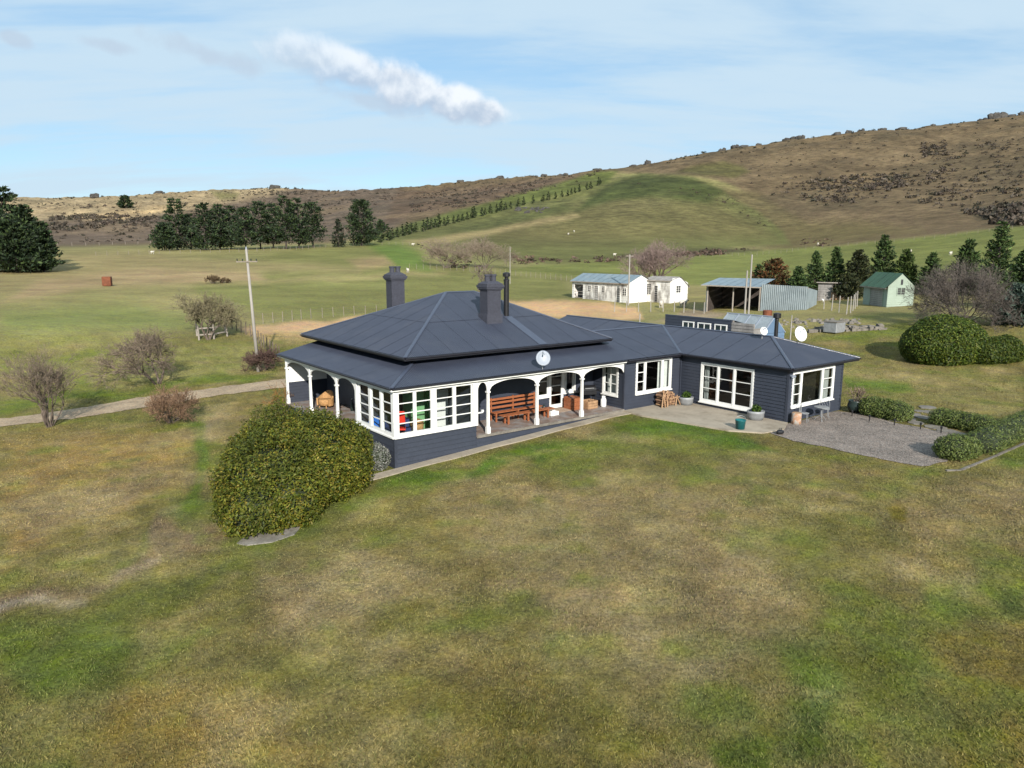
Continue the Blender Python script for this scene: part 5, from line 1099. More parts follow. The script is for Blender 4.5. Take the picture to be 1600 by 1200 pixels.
for k in range(60):
    f_ = k / 59; g = gnd(1270 + 110 * f_ + rs.uniform(-1, 1), 518 - 5 * f_ + rs.uniform(-3, 2)); w, d_, h = rs.uniform(.18, .4), rs.uniform(.15, .3), rs.uniform(.15, .4)
    q = MB(); lo = [(g[0] + x + rs.uniform(-.05, .05), g[1] + y + rs.uniform(-.05, .05), g[2] - 0.1) for x, y in ((-w, -d_), (w, -d_), (w, d_), (-w, d_))]; q.hexa(lo, [(a, b_, c_ + h) for a, b_, c_ in lo]); q.build('stone', 'stone', t)
t = thing('water_tank', 'square pale grey tank beside the stone wall', 'tank', gnd(1303, 519), TH); q = MB(); q.box(-0.75, 0.75, -0.6, 0.6, 0, 0.9); q.build('body', 'zinc', t, bevel=0.04); q = MB(); q.box(-0.8, 0.8, -0.65, 0.65, 0.902, 0.97); q.build('lid', 'stone', t)
t = thing('rusty_tank', 'rust brown square tank alone in the far left paddock', 'tank', gnd(168, 447), 0.3); q = MB(); q.box(-0.6, 0.6, -0.6, 0.6, 0.05, 1.45); q.build('body', 'rust', t, bevel=0.05)
for k in range(3): q = MB(); z = 0.3 + k * 0.4; q.box(-0.63, 0.63, -0.63, 0.63, z, z + 0.06); q.build('rib', 'rust', t)

# ------------------------------------------------------------------ poles and fences
g = gnd(404, 581); t = thing('power_pole', 'leaning grey timber power pole beside the driveway', 'power pole', g); H = 10.0
top = Vector((-0.4, 0.1, 8.75)); q = MB(); q.tube((0, 0, -0.3), top, 0.13, 0.08, 12); q.build('pole', 'pole_wood', t, True)
c_ = top * 0.9; q = MB(); q.bar(c_ + Vector((-0.75, -0.12, 0)), c_ + Vector((0.75, -0.12, 0.03)), 0.07, 0.08); arm = q.build('crossarm', 'post_wood', t)
for x in (-0.68, -0.3, 0.3, 0.68): q = MB(); q.lathe((c_.x + x, c_.y - 0.12, c_.z + 0.06), [(0.03, 0), (0.05, 0.05), (0.03, 0.08), (0.05, 0.13), (0.02, 0.16)], 8); q.build('insulator', 'dark_pot', arm)
q = MB(); q.tube(top, top + Vector((0, 0, 0.18)), 0.06, 0.03, 8); q.build('cap', 'dish_grey', t)
def mast(px, py_base, D, h, r, label, arms=()):
    g = at(px, D); t = thing('timber_pole', label, 'pole', g); q = MB(); q.tube((0, 0, -0.3), (0, 0, h), r, r * 0.75, 8); q.build('pole', 'pole_wood', t)
    for z, w in arms: q = MB(); q.bar((-w, 0, z), (w, 0, z), 0.07, 0.07); q.build('crossarm', 'weathered_wood', t)
mast(984, 470, 98, 6.6, 0.11, 'thin pole with a short crossarm behind the long white shed', [(6.4, 0.5)])
mast(1169, 500, 66, 5.9, 0.09, 'left white pole of the pair in front of the open shed'); mast(1175, 500, 66.3, 7.2, 0.09, 'taller right white pole of the pair in front of the open shed')
mast(1003, 505, 64, 2.6, 0.07, 'dark short post behind the main house roof'); mast(797, 440, 140, 7.0, 0.08, 'thin pale pole standing behind the black flue'); mast(1244, 500, 63, 2.6, 0.06, 'dark stake beside the stone heap')
def fence(name, label, pts, n, h=1.1, wires=4, r=0.06, m='post_wood', rails=None):
    t = thing(name, label, 'fence'); P = [np.array(p) for p in pts]; seg = [np.hypot(*(b_ - a)[:2]) for a, b_ in zip(P[:-1], P[1:])]; tot = sum(seg); pos_ = []
    for k in range(n):
        s = tot * k / (n - 1); i = 0
        while i < len(seg) - 1 and s > seg[i]: s -= seg[i]; i += 1
        a = P[i] + (P[i + 1] - P[i]) * min(1, s / seg[i]); z = float(TZ(a[0], a[1])); pos_.append((a[0], a[1], z))
    pm = None
    for x, y, z in pos_:
        if pm is None: q = MB(); q.tube((0, 0, -0.3), (0, 0, h), r, r * 0.85, 6); o = q.build('post', m, t); pm = o
        else: o = pm.copy(); COL.objects.link(o); o.parent = t
        o.location = (x, y, z); o.rotation_euler = (random.uniform(-.04, .04), random.uniform(-.04, .04), random.uniform(0, 3))
    for w in range(wires):
        q = MB(); z = h * (w + 0.8) / (wires + 0.3)
        for a, b_ in zip(pos_[:-1], pos_[1:]):
            if rails: q.bar((a[0], a[1], a[2] + z), (b_[0], b_[1], b_[2] + z), 0.04, rails)
            else: q.tube((a[0], a[1], a[2] + z), (b_[0], b_[1], b_[2] + z), 0.004, 0.004, 3)
        q.build('rail' if rails else 'wire', 'weathered_wood' if rails else 'post_wood', t)
fence('post_fence', 'row of close brown posts running down to the power pole', [gnd(363, 514), gnd(392, 526), gnd(418, 549), gnd(437, 563)], 15, 1.15, 3, 0.05, 'bark')
fence('wire_fence', 'wire fence along the dry grass behind the house', [gnd(395, 508), gnd(480, 498), gnd(560, 492), gnd(640, 488)], 16, 1.1, 4, 0.04)
fence('wire_fence', 'wire fence crossing the green paddock behind the chimneys', [gnd(640, 420), gnd(740, 424), gnd(820, 432), gnd(900, 440), gnd(1010, 441)], 40, 1.2, 4, 0.045)
fence('wire_fence', 'wire fence below the dark pine belt on the left', [gnd(150, 400), gnd(250, 397), gnd(400, 393), gnd(520, 386), gnd(640, 383)], 40, 1.2, 3, 0.06)
fence('wire_fence', 'far wire fence along the top of the left paddock', [at(70, 420), at(150, 420), at(240, 425), at(330, 430)], 14, 1.5, 3, 0.13)
fence('pen_fence', 'pale posts of the hen run beside the hen house', [gnd(1287, 483), gnd(1302, 486), gnd(1326, 492), gnd(1340, 478), gnd(1361, 476)], 9, 1.7, 3, 0.06, 'pole_wood')
fence('yard_fence', 'wire fence in front of the white sheds', [gnd(960, 487), gnd(1046, 487), gnd(1100, 490)], 9, 1.3, 4, 0.06, 'pole_wood')
fence('rail_pen', 'old rail pen under the bare tree by the paddock', [gnd(308, 525), gnd(312, 533), gnd(356, 527), gnd(352, 520)], 5, 1.3, 2, 0.09, 'weathered_wood', 0.12)
fence('wire_fence', 'wire fence along the upper edge of the right paddock', [gnd(1050, 404), gnd(1250, 391), gnd(1400, 378), gnd(1600, 356)], 44, 1.2, 3, 0.05)

# ------------------------------------------------------------------ sheep
def sheep_mesh(par):
    q = MB(); n, k = 12, 8; prof = [(0.02, -0.52), (0.2, -0.47), (0.29, -0.3), (0.31, 0.0), (0.29, 0.25), (0.22, 0.42), (0.13, 0.52), (0.02, 0.56)]; vs = []; fs = []
    for r, x in prof:
        for i in range(n): a = 2 * math.pi * i / n; w = 1 + 0.06 * math.sin(5 * a + x * 9); vs.append((x, r * 0.9 * w * math.cos(a), 0.62 + r * w * math.sin(a)))
    for j in range(len(prof) - 1):
        for i in range(n): fs.append((j * n + i, j * n + (i + 1) % n, (j + 1) * n + (i + 1) % n, (j + 1) * n + i))
    q.add(vs, fs)
    for x, y in ((-0.33, -0.14), (-0.33, 0.14), (0.3, -0.13), (0.3, 0.13)): q.tube((x, y, 0.0), (x + 0.02, y, 0.22), 0.04, 0.045, 6); q.tube((x + 0.02, y, 0.22), (x, y, 0.48), 0.05, 0.09, 6)
    q.tube((0.42, 0, 0.72), (0.66, 0, 0.88), 0.15, 0.1, 8); q.build('body', 'wool', par, True)
    q = MB(); q.tube((0.6, 0, 0.95), (0.86, 0, 0.82), 0.1, 0.055, 8)
    for y in (-1, 1): q.tube((0.62, y * 0.08, 0.96), (0.58, y * 0.2, 0.94), 0.04, 0.015, 5)
    q.build('head', 'sheep_face', par, True)
s0 = None
SHEEP = [(1033, 481, 1.2, 'white sheep standing in front of the small white shed'), (1067, 480, 0.4, 'white sheep grazing beside the low lean-to'), (645, 384, 0.3, 'white sheep at the end of the bright green strip'), (637, 426, 2.0, 'white sheep beside the left chimney pots'),
         (888, 367, 1, 'left sheep of the pair high on the knoll pasture'), (897, 363, 2, 'right sheep of the pair high on the knoll pasture'), (1485, 399, 0.6, 'lone sheep in the right paddock above the bare bush'), (1422, 395, 1.6, 'lone sheep above the green roofed hut'), (1345, 403, 2.4, 'sheep between the conifers left of the hut'), (238, 397, 1.0, 'lone sheep at the left end of the pine belt'), (960, 400, 0.2, 'sheep at the foot of the knoll behind the long shed'), (1278, 383, 0.9, 'sheep on the top edge of the right paddock')]
for x, y, rz, lab in SHEEP:
    g = gnd(x, y)
    if s0 is None: s0 = thing('sheep', lab, 'sheep', g, rz, 'sheep in the paddocks'); sheep_mesh(s0); s0.scale = (1.0,) * 3
    else: copy_tree(s0, None, g, rz, 1.0, lab)
t = thing('hen', 'white hen beside the hen house', 'hen', gnd(1286, 472), 0.5); q = MB(); q.ball((0, 0, 0.24), 0.15, 10, 6, (1.2, 0.8, 0.9)); q.tube((0.13, 0, 0.28), (0.22, 0, 0.46), 0.07, 0.045, 7); q.tube((-0.14, 0, 0.28), (-0.27, 0, 0.42), 0.08, 0.02, 6)
for y in (-.05, .05): q.tube((0, y, 0), (0, y, 0.14), 0.012, 0.02, 5)
q.build('body', 'white_plastic', t, True); q = MB(); q.tube((0.25, 0, 0.45), (0.31, 0, 0.43), 0.02, 0.004, 5); q.build('beak', 'tan_wood', t)

# ------------------------------------------------------------------ plants
ORD = ['first', 'second', 'third', 'fourth', 'fifth', 'sixth', 'seventh', 'eighth', 'ninth', 'tenth', 'eleventh', 'twelfth', 'thirteenth', 'fourteenth', 'fifteenth', 'sixteenth', 'seventeenth', 'eighteenth', 'nineteenth', 'twentieth']
TEN = {2: 'twenty', 3: 'thirty', 4: 'forty'}
def ordn(k): return ORD[k] if k < 20 else (TEN[(k + 1) // 10] + '-' + ORD[(k + 1) % 10 - 1] if (k + 1) % 10 else TEN[(k + 1) // 10][:-1] + 'ieth')
def unit(v): return v / (np.linalg.norm(v, axis=1, keepdims=True) + 1e-9)
def leafquads(P, Nrm, ln, wd, rng, flop=0.9):
    """one rhombic leaf per point, facing roughly along Nrm"""
    n = len(P); d = unit(Nrm + flop * rng.normal(size=(n, 3))); a = unit(np.cross(d, rng.normal(size=(n, 3)))); b_ = np.cross(d, a)
    l = (ln * rng.uniform(0.7, 1.3, n))[:, None]; w = (wd * rng.uniform(0.7, 1.3, n))[:, None]
    V = np.stack([P - a * l / 2, P + b_ * w / 2 + d * w * 0.15, P + a * l / 2, P - b_ * w / 2 + d * w * 0.15], 1).reshape(-1, 3)
    return V, np.arange(4 * n).reshape(-1, 4)
def palette(n, cols, rng, jit=0.25):
    C = np.array([s2l(c) for c in cols]); w = rng.integers(0, len(cols), n); return np.clip(0.78 * C[w] * (1 + jit * rng.normal(size=(n, 1))), 0.003, 0.9)
def tubes(P0, P1, R0, R1, n=4):
    P0, P1 = np.asarray(P0), np.asarray(P1); d = unit(P1 - P0); h = np.where(np.abs(d[:, 2:3]) < 0.9, np.array([[0, 0, 1.]]), np.array([[1., 0, 0]])); x = unit(np.cross(d, h)); y = np.cross(d, x); V = []
    for P, R in ((P0, R0), (P1, R1)):
        for i in range(n): a = 2 * np.pi * i / n; V.append(P + (x * np.cos(a) + y * np.sin(a)) * np.asarray(R)[:, None])
    N = len(P0); V = np.stack(V, 1).reshape(-1, 3); base = np.arange(N)[:, None] * 2 * n; F = []
    for i in range(n): j = (i + 1) % n; F.append(np.concatenate([base + i, base + j, base + n + j, base + n + i], 1))
    return V, np.stack(F, 1).reshape(-1, 4)
def bare_plant(seed, height, stems, spread, levels, kids, r0, droop=0.0, lift=0.3, ratio=0.7, wob=0.18):
    """leafless branching: lists of segments, split into wood and twigs"""
    rng = random.Random(seed); big = []; fine = []
    def grow(p, d, L, r, lev):
        n = 3; q = p
        for k in range(n):
            d = (d + Vector((rng.gauss(0, wob), rng.gauss(0, wob), rng.gauss(0, wob * 0.6) + lift * 0.08 - droop * 0.1 * lev))).normalized(); e = q + d * L / n; ra, rb = r * (1 - 0.12 * k), r * (1 - 0.12 * (k + 1))
            (big if lev <= 1 else fine).append((q, e, ra, rb)); q = e
            if lev > 0 and lev < levels and k < 2 and rng.random() < 0.75:
                x, y = perp(d); a = rng.uniform(0, 6.28); s = rng.uniform(0.5, 1.0); grow(q, (d + (x * math.cos(a) + y * math.sin(a)) * s).normalized(), L * ratio * rng.uniform(0.6, 1.0), r * 0.5, lev + 1)
        if lev < levels:
            for i in range(kids):
                x, y = perp(d); a = 6.28 * i / kids + rng.uniform(-.6, .6); s = rng.uniform(0.35, 0.85); grow(q, (d + (x * math.cos(a) + y * math.sin(a)) * s).normalized(), L * ratio * rng.uniform(0.75, 1.1), r * 0.6, lev + 1)
    L0 = height * (1 - ratio) / (1 - ratio ** (levels + 1)) * 1.15
    for s in range(stems):
        a = 6.28 * s / stems + rng.uniform(-.4, .4); t = spread * rng.uniform(0.6, 1.1) if stems > 1 else 0.05
        grow(Vector((0.12 * t * math.cos(a), 0.12 * t * math.sin(a), -0.15)), Vector((math.cos(a) * t, math.sin(a) * t, 1)).normalized(), L0 * rng.uniform(0.85, 1.1), r0, 0)
    return big, fine
def bare_tree(name, label, cat, loc, seed, height, cols, stems=1, spread=0.6, levels=5, kids=3, r0=0.15, ratio=0.72, lift=0.3, minr=0.008, sxy=1.0, group=None, bark='bark', wob=0.18):
    t = thing(name, label, cat, loc, 0, group); big, fine = bare_plant(seed, height, stems, spread, levels, kids, r0, lift=lift, ratio=ratio, wob=wob); rng = np.random.default_rng(seed)
    A = lambda S, k: np.array([tuple(s[k]) for s in S]) * np.array([sxy, sxy, 1.0])
    V, F = tubes(A(big, 0), A(big, 1), [max(s[2], minr) for s in big], [max(s[3], minr) for s in big], 7); np_obj('trunk', V, F, bark, t, None, True)
    V, F = tubes(A(fine, 0), A(fine, 1), [max(s[2], minr) for s in fine], [max(s[3], minr * 0.8) for s in fine], 3)
    c = np.repeat(palette(len(fine), cols, rng, 0.2), 6, 0); np_obj('crown', V, F, 'twig', t, c); return t
def blob_pts(ells, n, rng, shell=0.25, bumps=0.1, seed=0):
    """points near the surface of a union of ellipsoids (cx, cy, cz, rx, ry, rz), z >= 0"""
    P = []; Nn = []
    area = np.array([(e[3] * e[4] + e[4] * e[5] + e[3] * e[5]) for e in ells]); area /= area.sum()
    for e, a in zip(ells, area):
        k = int(n * a * 1.9); d = unit(rng.normal(size=(k, 3))); c = np.array(e[:3]); R = np.array(e[3:])
        lump = 1 + bumps * (fbm(d[:, 0] * 2.6 + e[0] + 9, d[:, 1] * 2.6 + d[:, 2] * 2.1 + e[1], 3, seed + 5)) + bumps * 0.7 * fbm(d[:, 0] * 7 + e[0] + 9, d[:, 1] * 7 + d[:, 2] * 6 + e[1], 2, seed + 8)
        rr = lump * (1 - shell * rng.random(k) ** 1.6); p = c + d * R * rr[:, None]; ok = p[:, 2] > 0.02
        for f in ells:
            if f is not e: ok &= (((p - np.array(f[:3])) / (np.array(f[3:]) * 0.8)) ** 2).sum(1) > 1
        P.append(p[ok]); Nn.append(unit(d / R)[ok])
    P = np.concatenate(P); Nn = np.concatenate(Nn)
    if len(P) > n: s = rng.permutation(len(P))[:n]; P, Nn = P[s], Nn[s]
    return P, Nn
def leafy(name, label, cat, loc, ells, n, ln, wd, cols, seed, shell=0.25, bumps=0.12, flop=0.9, group=None, core=None, stem=True, patch=None, up=0.0):
    rng = np.random.default_rng(seed); t = thing(name, label, cat, loc, 0, group); P, Nn = blob_pts(ells, n, rng, shell, bumps, seed)
    V, F = leafquads(P, Nn + np.array([0, 0, up]), ln, wd, rng, flop); c = palette(len(P), cols, rng, 0.22)
    if patch is not None:
        k = sstep(-0.1, 0.35, fbm(P[:, 0] * 1.1 + seed, P[:, 1] * 1.1 + P[:, 2] * 0.9, 3, seed))[:, None] * 0.6; c = c * (1 - k) + s2l(patch) * (0.8 + 0.4 * rng.random((len(P), 1))) * k
    np_obj('foliage', V, F, 'leaf', t, np.repeat(c, 4, 0))
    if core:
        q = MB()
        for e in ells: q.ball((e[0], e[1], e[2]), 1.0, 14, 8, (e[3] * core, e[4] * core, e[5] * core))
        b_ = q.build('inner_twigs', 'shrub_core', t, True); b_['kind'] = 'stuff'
    if stem:
        q = MB(); rs_ = random.Random(seed)
        for e in ells[:5]:
            q.tube((e[0] * 0.4, e[1] * 0.4, -0.1), (e[0], e[1], e[2]), 0.05 * e[5] + 0.01, 0.02, 6)
        q.build('stems', 'bark', t)['kind'] = 'stuff'
    return t
def pine(name, label, loc, seed, h, r, base=0.08, n_wh=16, per=7, cards=9, ln=0.7, wd=0.26, cols=((38, 52, 28),), prof=0.8, group=None, rag=0.3, upturn=0.25, cat='tree', build=True, trunk_r=None):
    rng = np.random.default_rng(seed); t = thing(name, label, cat, loc, rng.uniform(0, 6), group)
    P = []; D = []; B0 = []; B1 = []; br = []
    for k in range(n_wh):
        f = (k + rng.uniform(-.3, .3)) / n_wh; f = min(max(f, 0), 0.99); z = h * (base + (1 - base) * f * 0.97)
        L = r * ((1 - f) ** prof) * (1 if f > 0.12 else 0.75 + 2 * f) + 0.12 * r * (1 - f) + 0.04 * r
        for j in range(per):
            a = rng.uniform(0, 2 * np.pi); l = L * rng.uniform(1 - rag, 1 + rag * 0.6); up_ = upturn * rng.uniform(0.3, 1.4); d = np.array([np.cos(a), np.sin(a), up_]); d /= np.linalg.norm(d)
            p0 = np.array([0, 0, z]); p1 = p0 + d * l; B0.append(p0); B1.append(p1); br.append(0.012 * h * (1 - f) * 0.3 + 0.01)
            m_ = max(3, int(cards * (0.4 + l / r))); s = rng.uniform(0.22, 1.0, m_) ** 0.7; off = rng.normal(size=(m_, 3)) * 0.13 * r * np.array([1, 1, 0.6]) * (0.35 + 0.65 * (1 - f))
            P.append(p0 + d * (l * s)[:, None] + off); D.append(np.tile(d, (m_, 1)))
    P = np.concatenate(P); D = np.concatenate(D); nn = len(P)
    dirs = unit(D + 0.55 * rng.normal(size=(nn, 3)) + np.array([0, 0, 0.25])); side = unit(np.cross(dirs, rng.normal(size=(nn, 3)))); l = (ln * rng.uniform(0.6, 1.4, nn))[:, None]; w = (wd * rng.uniform(0.6, 1.4, nn))[:, None]
    V = np.stack([P - dirs * l * 0.4, P + side * w / 2, P + dirs * l * 0.6, P - side * w / 2], 1).reshape(-1, 3)
    c = np.repeat(palette(nn, cols, rng, 0.28), 4, 0); np_obj('crown', V, np.arange(4 * nn).reshape(-1, 4), 'needle', t, c)
    tr = trunk_r or h * 0.016 + 0.03; B0, B1 = np.array(B0), np.array(B1); V1, F1 = tubes(B0, B1, br, [0.008] * len(br), 3); V0, F0 = tubes(np.array([[0, 0, -0.4], [0, 0, h * 0.4]]), np.array([[0, 0, h * 0.4], [0, 0, h * 0.97]]), [tr, tr * 0.65], [tr * 0.65, 0.02], 8)
    np_obj('trunk', np.concatenate([V0, V1]), np.concatenate([F0, F1 + len(V0)]), 'dark_bark', t); return t

# the big round shrub in front of the sunroom
BUSH = [(128, 130, 44), (104, 112, 34), (88, 100, 34), (114, 112, 38), (74, 88, 30), (136, 124, 48)]
g = (-8.05, 25.5); g = (g[0], g[1], float(TZ(*g)))
leafy('round_shrub', 'huge rounded olive green shrub in front of the sunroom', 'shrub', g, [(-0.3, -0.8, 1.0, 1.85, 2.1, 1.7), (0.7, 0.9, 1.2, 1.7, 2.0, 1.85), (-0.7, 1.4, 1.3, 1.65, 2.0, 1.95), (0.3, 2.5, 1.2, 1.6, 1.5, 1.5), (-0.4, -2.4, 0.6, 1.25, 1.3, 1.05), (1.5, 1.5, 1.0, 1.1, 1.4, 1.2), (-1.2, 0.0, 0.9, 1.2, 1.7, 1.4), (0.5, -1.6, 0.8, 1.2, 1.3, 1.2), (-0.9, 0.6, 1.9, 1.0, 1.1, 0.9), (0.7, 1.0, 2.0, 0.9, 1.0, 0.85), (1.1, -0.3, 1.1, 1.0, 1.2, 1.1), (-1.5, -0.9, 0.8, 0.8, 0.9, 1.0), (1.6, 2.2, 1.6, 0.95, 1.0, 0.95), (1.9, 1.0, 1.2, 0.9, 1.1, 1.1), (-1.5, 0.7, 1.6, 1.0, 1.2, 1.05)],
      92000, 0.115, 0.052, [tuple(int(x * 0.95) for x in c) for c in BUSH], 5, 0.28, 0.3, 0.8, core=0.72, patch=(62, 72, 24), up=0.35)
g = h2w(-0.55, 0.55); g = (g[0], g[1], float(TZ(g[0], g[1])))
leafy('lavender_shrub', 'small pale grey shrub at the foot of the sunroom corner', 'shrub', g, [(0, 0, 0.45, 0.55, 0.6, 0.6), (-0.25, 0.6, 0.4, 0.55, 0.55, 0.5)], 5200, 0.09, 0.03, [(150, 152, 140), (128, 134, 124), (104, 112, 98), (160, 158, 156)], 8, 0.35, 0.12, core=0.75)
# tub plants
for (p, lab, s) in ((TUBS[0], 'leafy green plant in the left grey tub', 3), (TUBS[1], 'leafy green plant in the right grey tub', 4)):
    leafy('tub_plant', lab, 'plant', p, [(0, 0, 0.12, 0.22, 0.2, 0.24), (0.12, 0.05, 0.12, 0.16, 0.16, 0.16)], 500, 0.12, 0.05, [(60, 88, 30), (84, 108, 40), (44, 66, 26)], s, 0.6, 0.1, group='plants in the patio tubs')
bare_tree('dry_plant', 'dry grey brown plant growing from the dark round pot', 'plant', POT, 31, 0.9, [(150, 130, 115), (120, 100, 90)], 9, 0.5, 2, 3, 0.02, 0.7, minr=0.01)
p = h2w(0.25, 12.6); bare_tree('veranda_shrub', 'thin autumn shrub at the far end of the side veranda', 'shrub', (p[0], p[1], float(TZ(p[0], p[1]))), 33, 2.0, [(150, 110, 60), (120, 90, 60)], 6, 0.6, 3, 3, 0.02, 0.7, minr=0.008)
# clipped hedges of the gravel yard
HC = [(106, 122, 64), (90, 106, 52), (128, 138, 80), (74, 90, 44), (116, 126, 62)]
def hedge(name, label, pa, pb, w, h, n, seed, cols=HC, ln=0.13, wd=0.03):
    a, b_ = np.array(gnd(*pa)), np.array(gnd(*pb)); L = np.hypot(*(b_ - a)[:2]); k = max(2, int(L / (w * 0.36))); ells = []
    for i in range(k):
        q = a + (b_ - a) * i / (k - 1) - a; ells.append((q[0], q[1], h * 0.42, w * 0.62, w * 0.62, h * 0.56))
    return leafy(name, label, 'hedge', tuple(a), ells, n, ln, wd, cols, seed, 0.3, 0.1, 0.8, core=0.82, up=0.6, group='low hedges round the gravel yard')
hedge('low_hedge', 'low clipped hedge nearest the dark round pot', (1364, 649), (1402, 656), 1.15, 1.0, 7500, 41); hedge('low_hedge', 'low clipped hedge along the far side of the gravel yard', (1472, 664), (1535, 676), 1.0, 0.85, 6000, 42)
hedge('low_hedge', 'longest low hedge running along the right edge of the gravel', (1532, 706), (1612, 668), 1.25, 0.9, 9500, 43); hedge('low_hedge', 'rounded end of low hedge at the front corner of the gravel', (1488, 716), (1500, 714), 1.2, 0.95, 5000, 44)
# clipped mounds on the back lawn
GM = [(78, 97, 32), (62, 82, 28), (94, 108, 38), (52, 70, 26), (104, 112, 42)]
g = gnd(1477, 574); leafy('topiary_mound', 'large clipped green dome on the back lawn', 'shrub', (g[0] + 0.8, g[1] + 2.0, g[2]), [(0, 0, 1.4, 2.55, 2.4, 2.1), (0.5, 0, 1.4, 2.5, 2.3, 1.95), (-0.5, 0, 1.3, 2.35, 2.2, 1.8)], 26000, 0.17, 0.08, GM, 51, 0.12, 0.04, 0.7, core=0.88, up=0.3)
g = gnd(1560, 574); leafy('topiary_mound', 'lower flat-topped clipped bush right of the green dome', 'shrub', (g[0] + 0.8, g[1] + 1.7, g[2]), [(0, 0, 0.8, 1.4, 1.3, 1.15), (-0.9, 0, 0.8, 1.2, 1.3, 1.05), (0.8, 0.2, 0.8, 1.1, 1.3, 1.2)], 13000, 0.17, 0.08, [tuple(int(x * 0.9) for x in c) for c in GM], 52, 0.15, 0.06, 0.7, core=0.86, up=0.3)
# bare shrubs and trees
BR = [(124, 110, 96), (140, 124, 108), (106, 94, 82)]; GY = [(118, 106, 100), (98, 88, 84), (134, 120, 110)]
bare_tree('bare_shrub', 'upright bare shrub at the left edge beside the driveway', 'shrub', gnd(77, 667), 61, 4.3, BR, 11, 0.4, 5, 2, 0.045, 0.74, minr=0.008, lift=0.8)
bare_tree('bare_shrub', 'low rounded brown shrub on the lawn side of the driveway', 'shrub', gnd(268, 660), 62, 2.0, [(150, 122, 96), (132, 106, 84), (116, 92, 76)], 16, 1.0, 4, 3, 0.03, 0.72, minr=0.009, sxy=0.9)
bare_tree('bare_tree', 'spreading bare tree just beyond the driveway', 'tree', gnd(246, 600), 63, 4.6, BR, 4, 0.75, 5, 3, 0.085, 0.76, minr=0.009, lift=0.1, sxy=1.15, wob=0.28)
bare_tree('bare_tree', 'lichen yellow bare tree standing over the old rail pen', 'tree', gnd(326, 531), 64, 4.6, [(136, 128, 98), (120, 112, 92), (148, 138, 108)], 6, 0.55, 5, 3, 0.07, 0.76, minr=0.012, sxy=0.95, wob=0.26)
bare_tree('bare_shrub', 'dark brown bare bush around the foot of the power pole', 'shrub', gnd(413, 579), 65, 1.9, [(104, 82, 74), (86, 68, 62)], 14, 0.8, 4, 3, 0.03, 0.72, minr=0.012)
bare_tree('bare_tree', 'bare sapling seen over the main roof ridge', 'tree', at(738, 95), 66, 6.0, GY, 1, 0.4, 5, 3, 0.12, 0.7, minr=0.016, lift=0.6)
bare_tree('bare_tree', 'wide mauve bare tree behind the clipped green dome', 'tree', gnd(1500, 508), 67, 5.4, [(104, 96, 90), (88, 82, 78), (118, 108, 100)], 14, 1.0, 5, 3, 0.05, 0.74, minr=0.008, sxy=0.88)
for px, py, hh, sd, lab in ((697, 419, 7.0, 71, 'left bare willow behind the left chimney'), (758, 419, 8.0, 72, 'right bare willow between the chimneys')):
    bare_tree('bare_willow', lab, 'tree', gnd(px, py), sd, hh, [(148, 132, 116), (132, 118, 104), (158, 142, 124)], 6, 0.8, 5, 3, 0.1, 0.72, minr=0.015, sxy=1.25, group='bare willows along the paddock edge')
bare_tree('bare_willow', 'bare pinkish willow rising behind the white sheds', 'tree', at(1028, 118), 73, 8.2, [(150, 130, 122), (134, 116, 110)], 6, 0.55, 5, 3, 0.15, 0.74, minr=0.013, sxy=1.1, group='bare willows along the paddock edge')
bare_tree('bare_shrub', 'small brown bush alone in the left paddock', 'shrub', gnd(333, 443), 74, 1.5, [(100, 84, 60), (84, 70, 52)], 14, 1.0, 3, 3, 0.03, 0.7, minr=0.03); bare_tree('bare_shrub', 'low brown bush right of another in the left paddock', 'shrub', gnd(352, 442), 75, 1.0, [(100, 84, 60), (84, 70, 52)], 14, 1.2, 3, 3, 0.03, 0.7, minr=0.03)
# dark pines
PC = [(46, 62, 40), (56, 74, 44), (36, 50, 34), (68, 84, 46), (48, 58, 42)]
for px, D, h, r, sd, lab in ((-60, 190, 17, 5.2, 81, 'dark pine cut by the left edge of the picture'), (12, 185, 17.0, 4.1, 82, 'tallest dark pine at the left edge'), (42, 178, 13.2, 3.4, 83, 'dark pine right of the tallest one at the left edge'), (66, 172, 10.0, 2.6, 84, 'small dark pine at the right end of the left clump'), (-20, 172, 13, 5.5, 85, 'low dark pine in front of the left clump'), (25, 170, 10, 4.5, 86, 'bushy low pine in the middle of the left clump')):
    pine('dark_pine', lab, at(px, D), sd, h, r, 0.04, 24, 9, 26, 0.75, 0.32, PC, 0.4, 'dark pines at the left edge', 0.45)
belt = [(258, 372, 9.0), (278, 330, 17), (300, 352, 12), (322, 334, 15.5), (345, 333, 15.5), (362, 331, 15), (385, 336, 14.5), (408, 326, 16.5), (428, 328, 16), (448, 318, 18), (468, 319, 17.5), (490, 322, 16.5)]
nm = ['leftmost and lowest', 'second', 'third', 'fourth', 'fifth', 'sixth', 'seventh', 'eighth', 'ninth', 'tenth', 'eleventh', 'rightmost']
for k, (px, py, h) in enumerate(belt): pine('shelter_pine', f'{nm[k]} pine of the dark shelter belt, counted from the left', at(px, 262 + 6 * (k % 3)), 100 + k, h, 4.6 if k else 4.0, (0.05 if k < 6 else 0.1 + 0.04 * (k % 2)), 19, 7, 17, 0.9, 0.38, PC, (0.4 if k % 2 else 0.52), 'pines of the shelter belt', 0.45)
pine('dark_pine', 'slim pine in the gap right of the shelter belt', at(530, 268), 121, 10.5, 2.8, 0.05, 16, 6, 7, 1.1, 0.45, [(58, 66, 50), (48, 56, 42), (68, 74, 54)], 0.9); pine('dark_pine', 'big rounded pine standing alone right of the shelter belt', at(566, 275), 122, 17.0, 5.6, 0.04, 24, 9, 20, 0.9, 0.38, PC, 0.4)
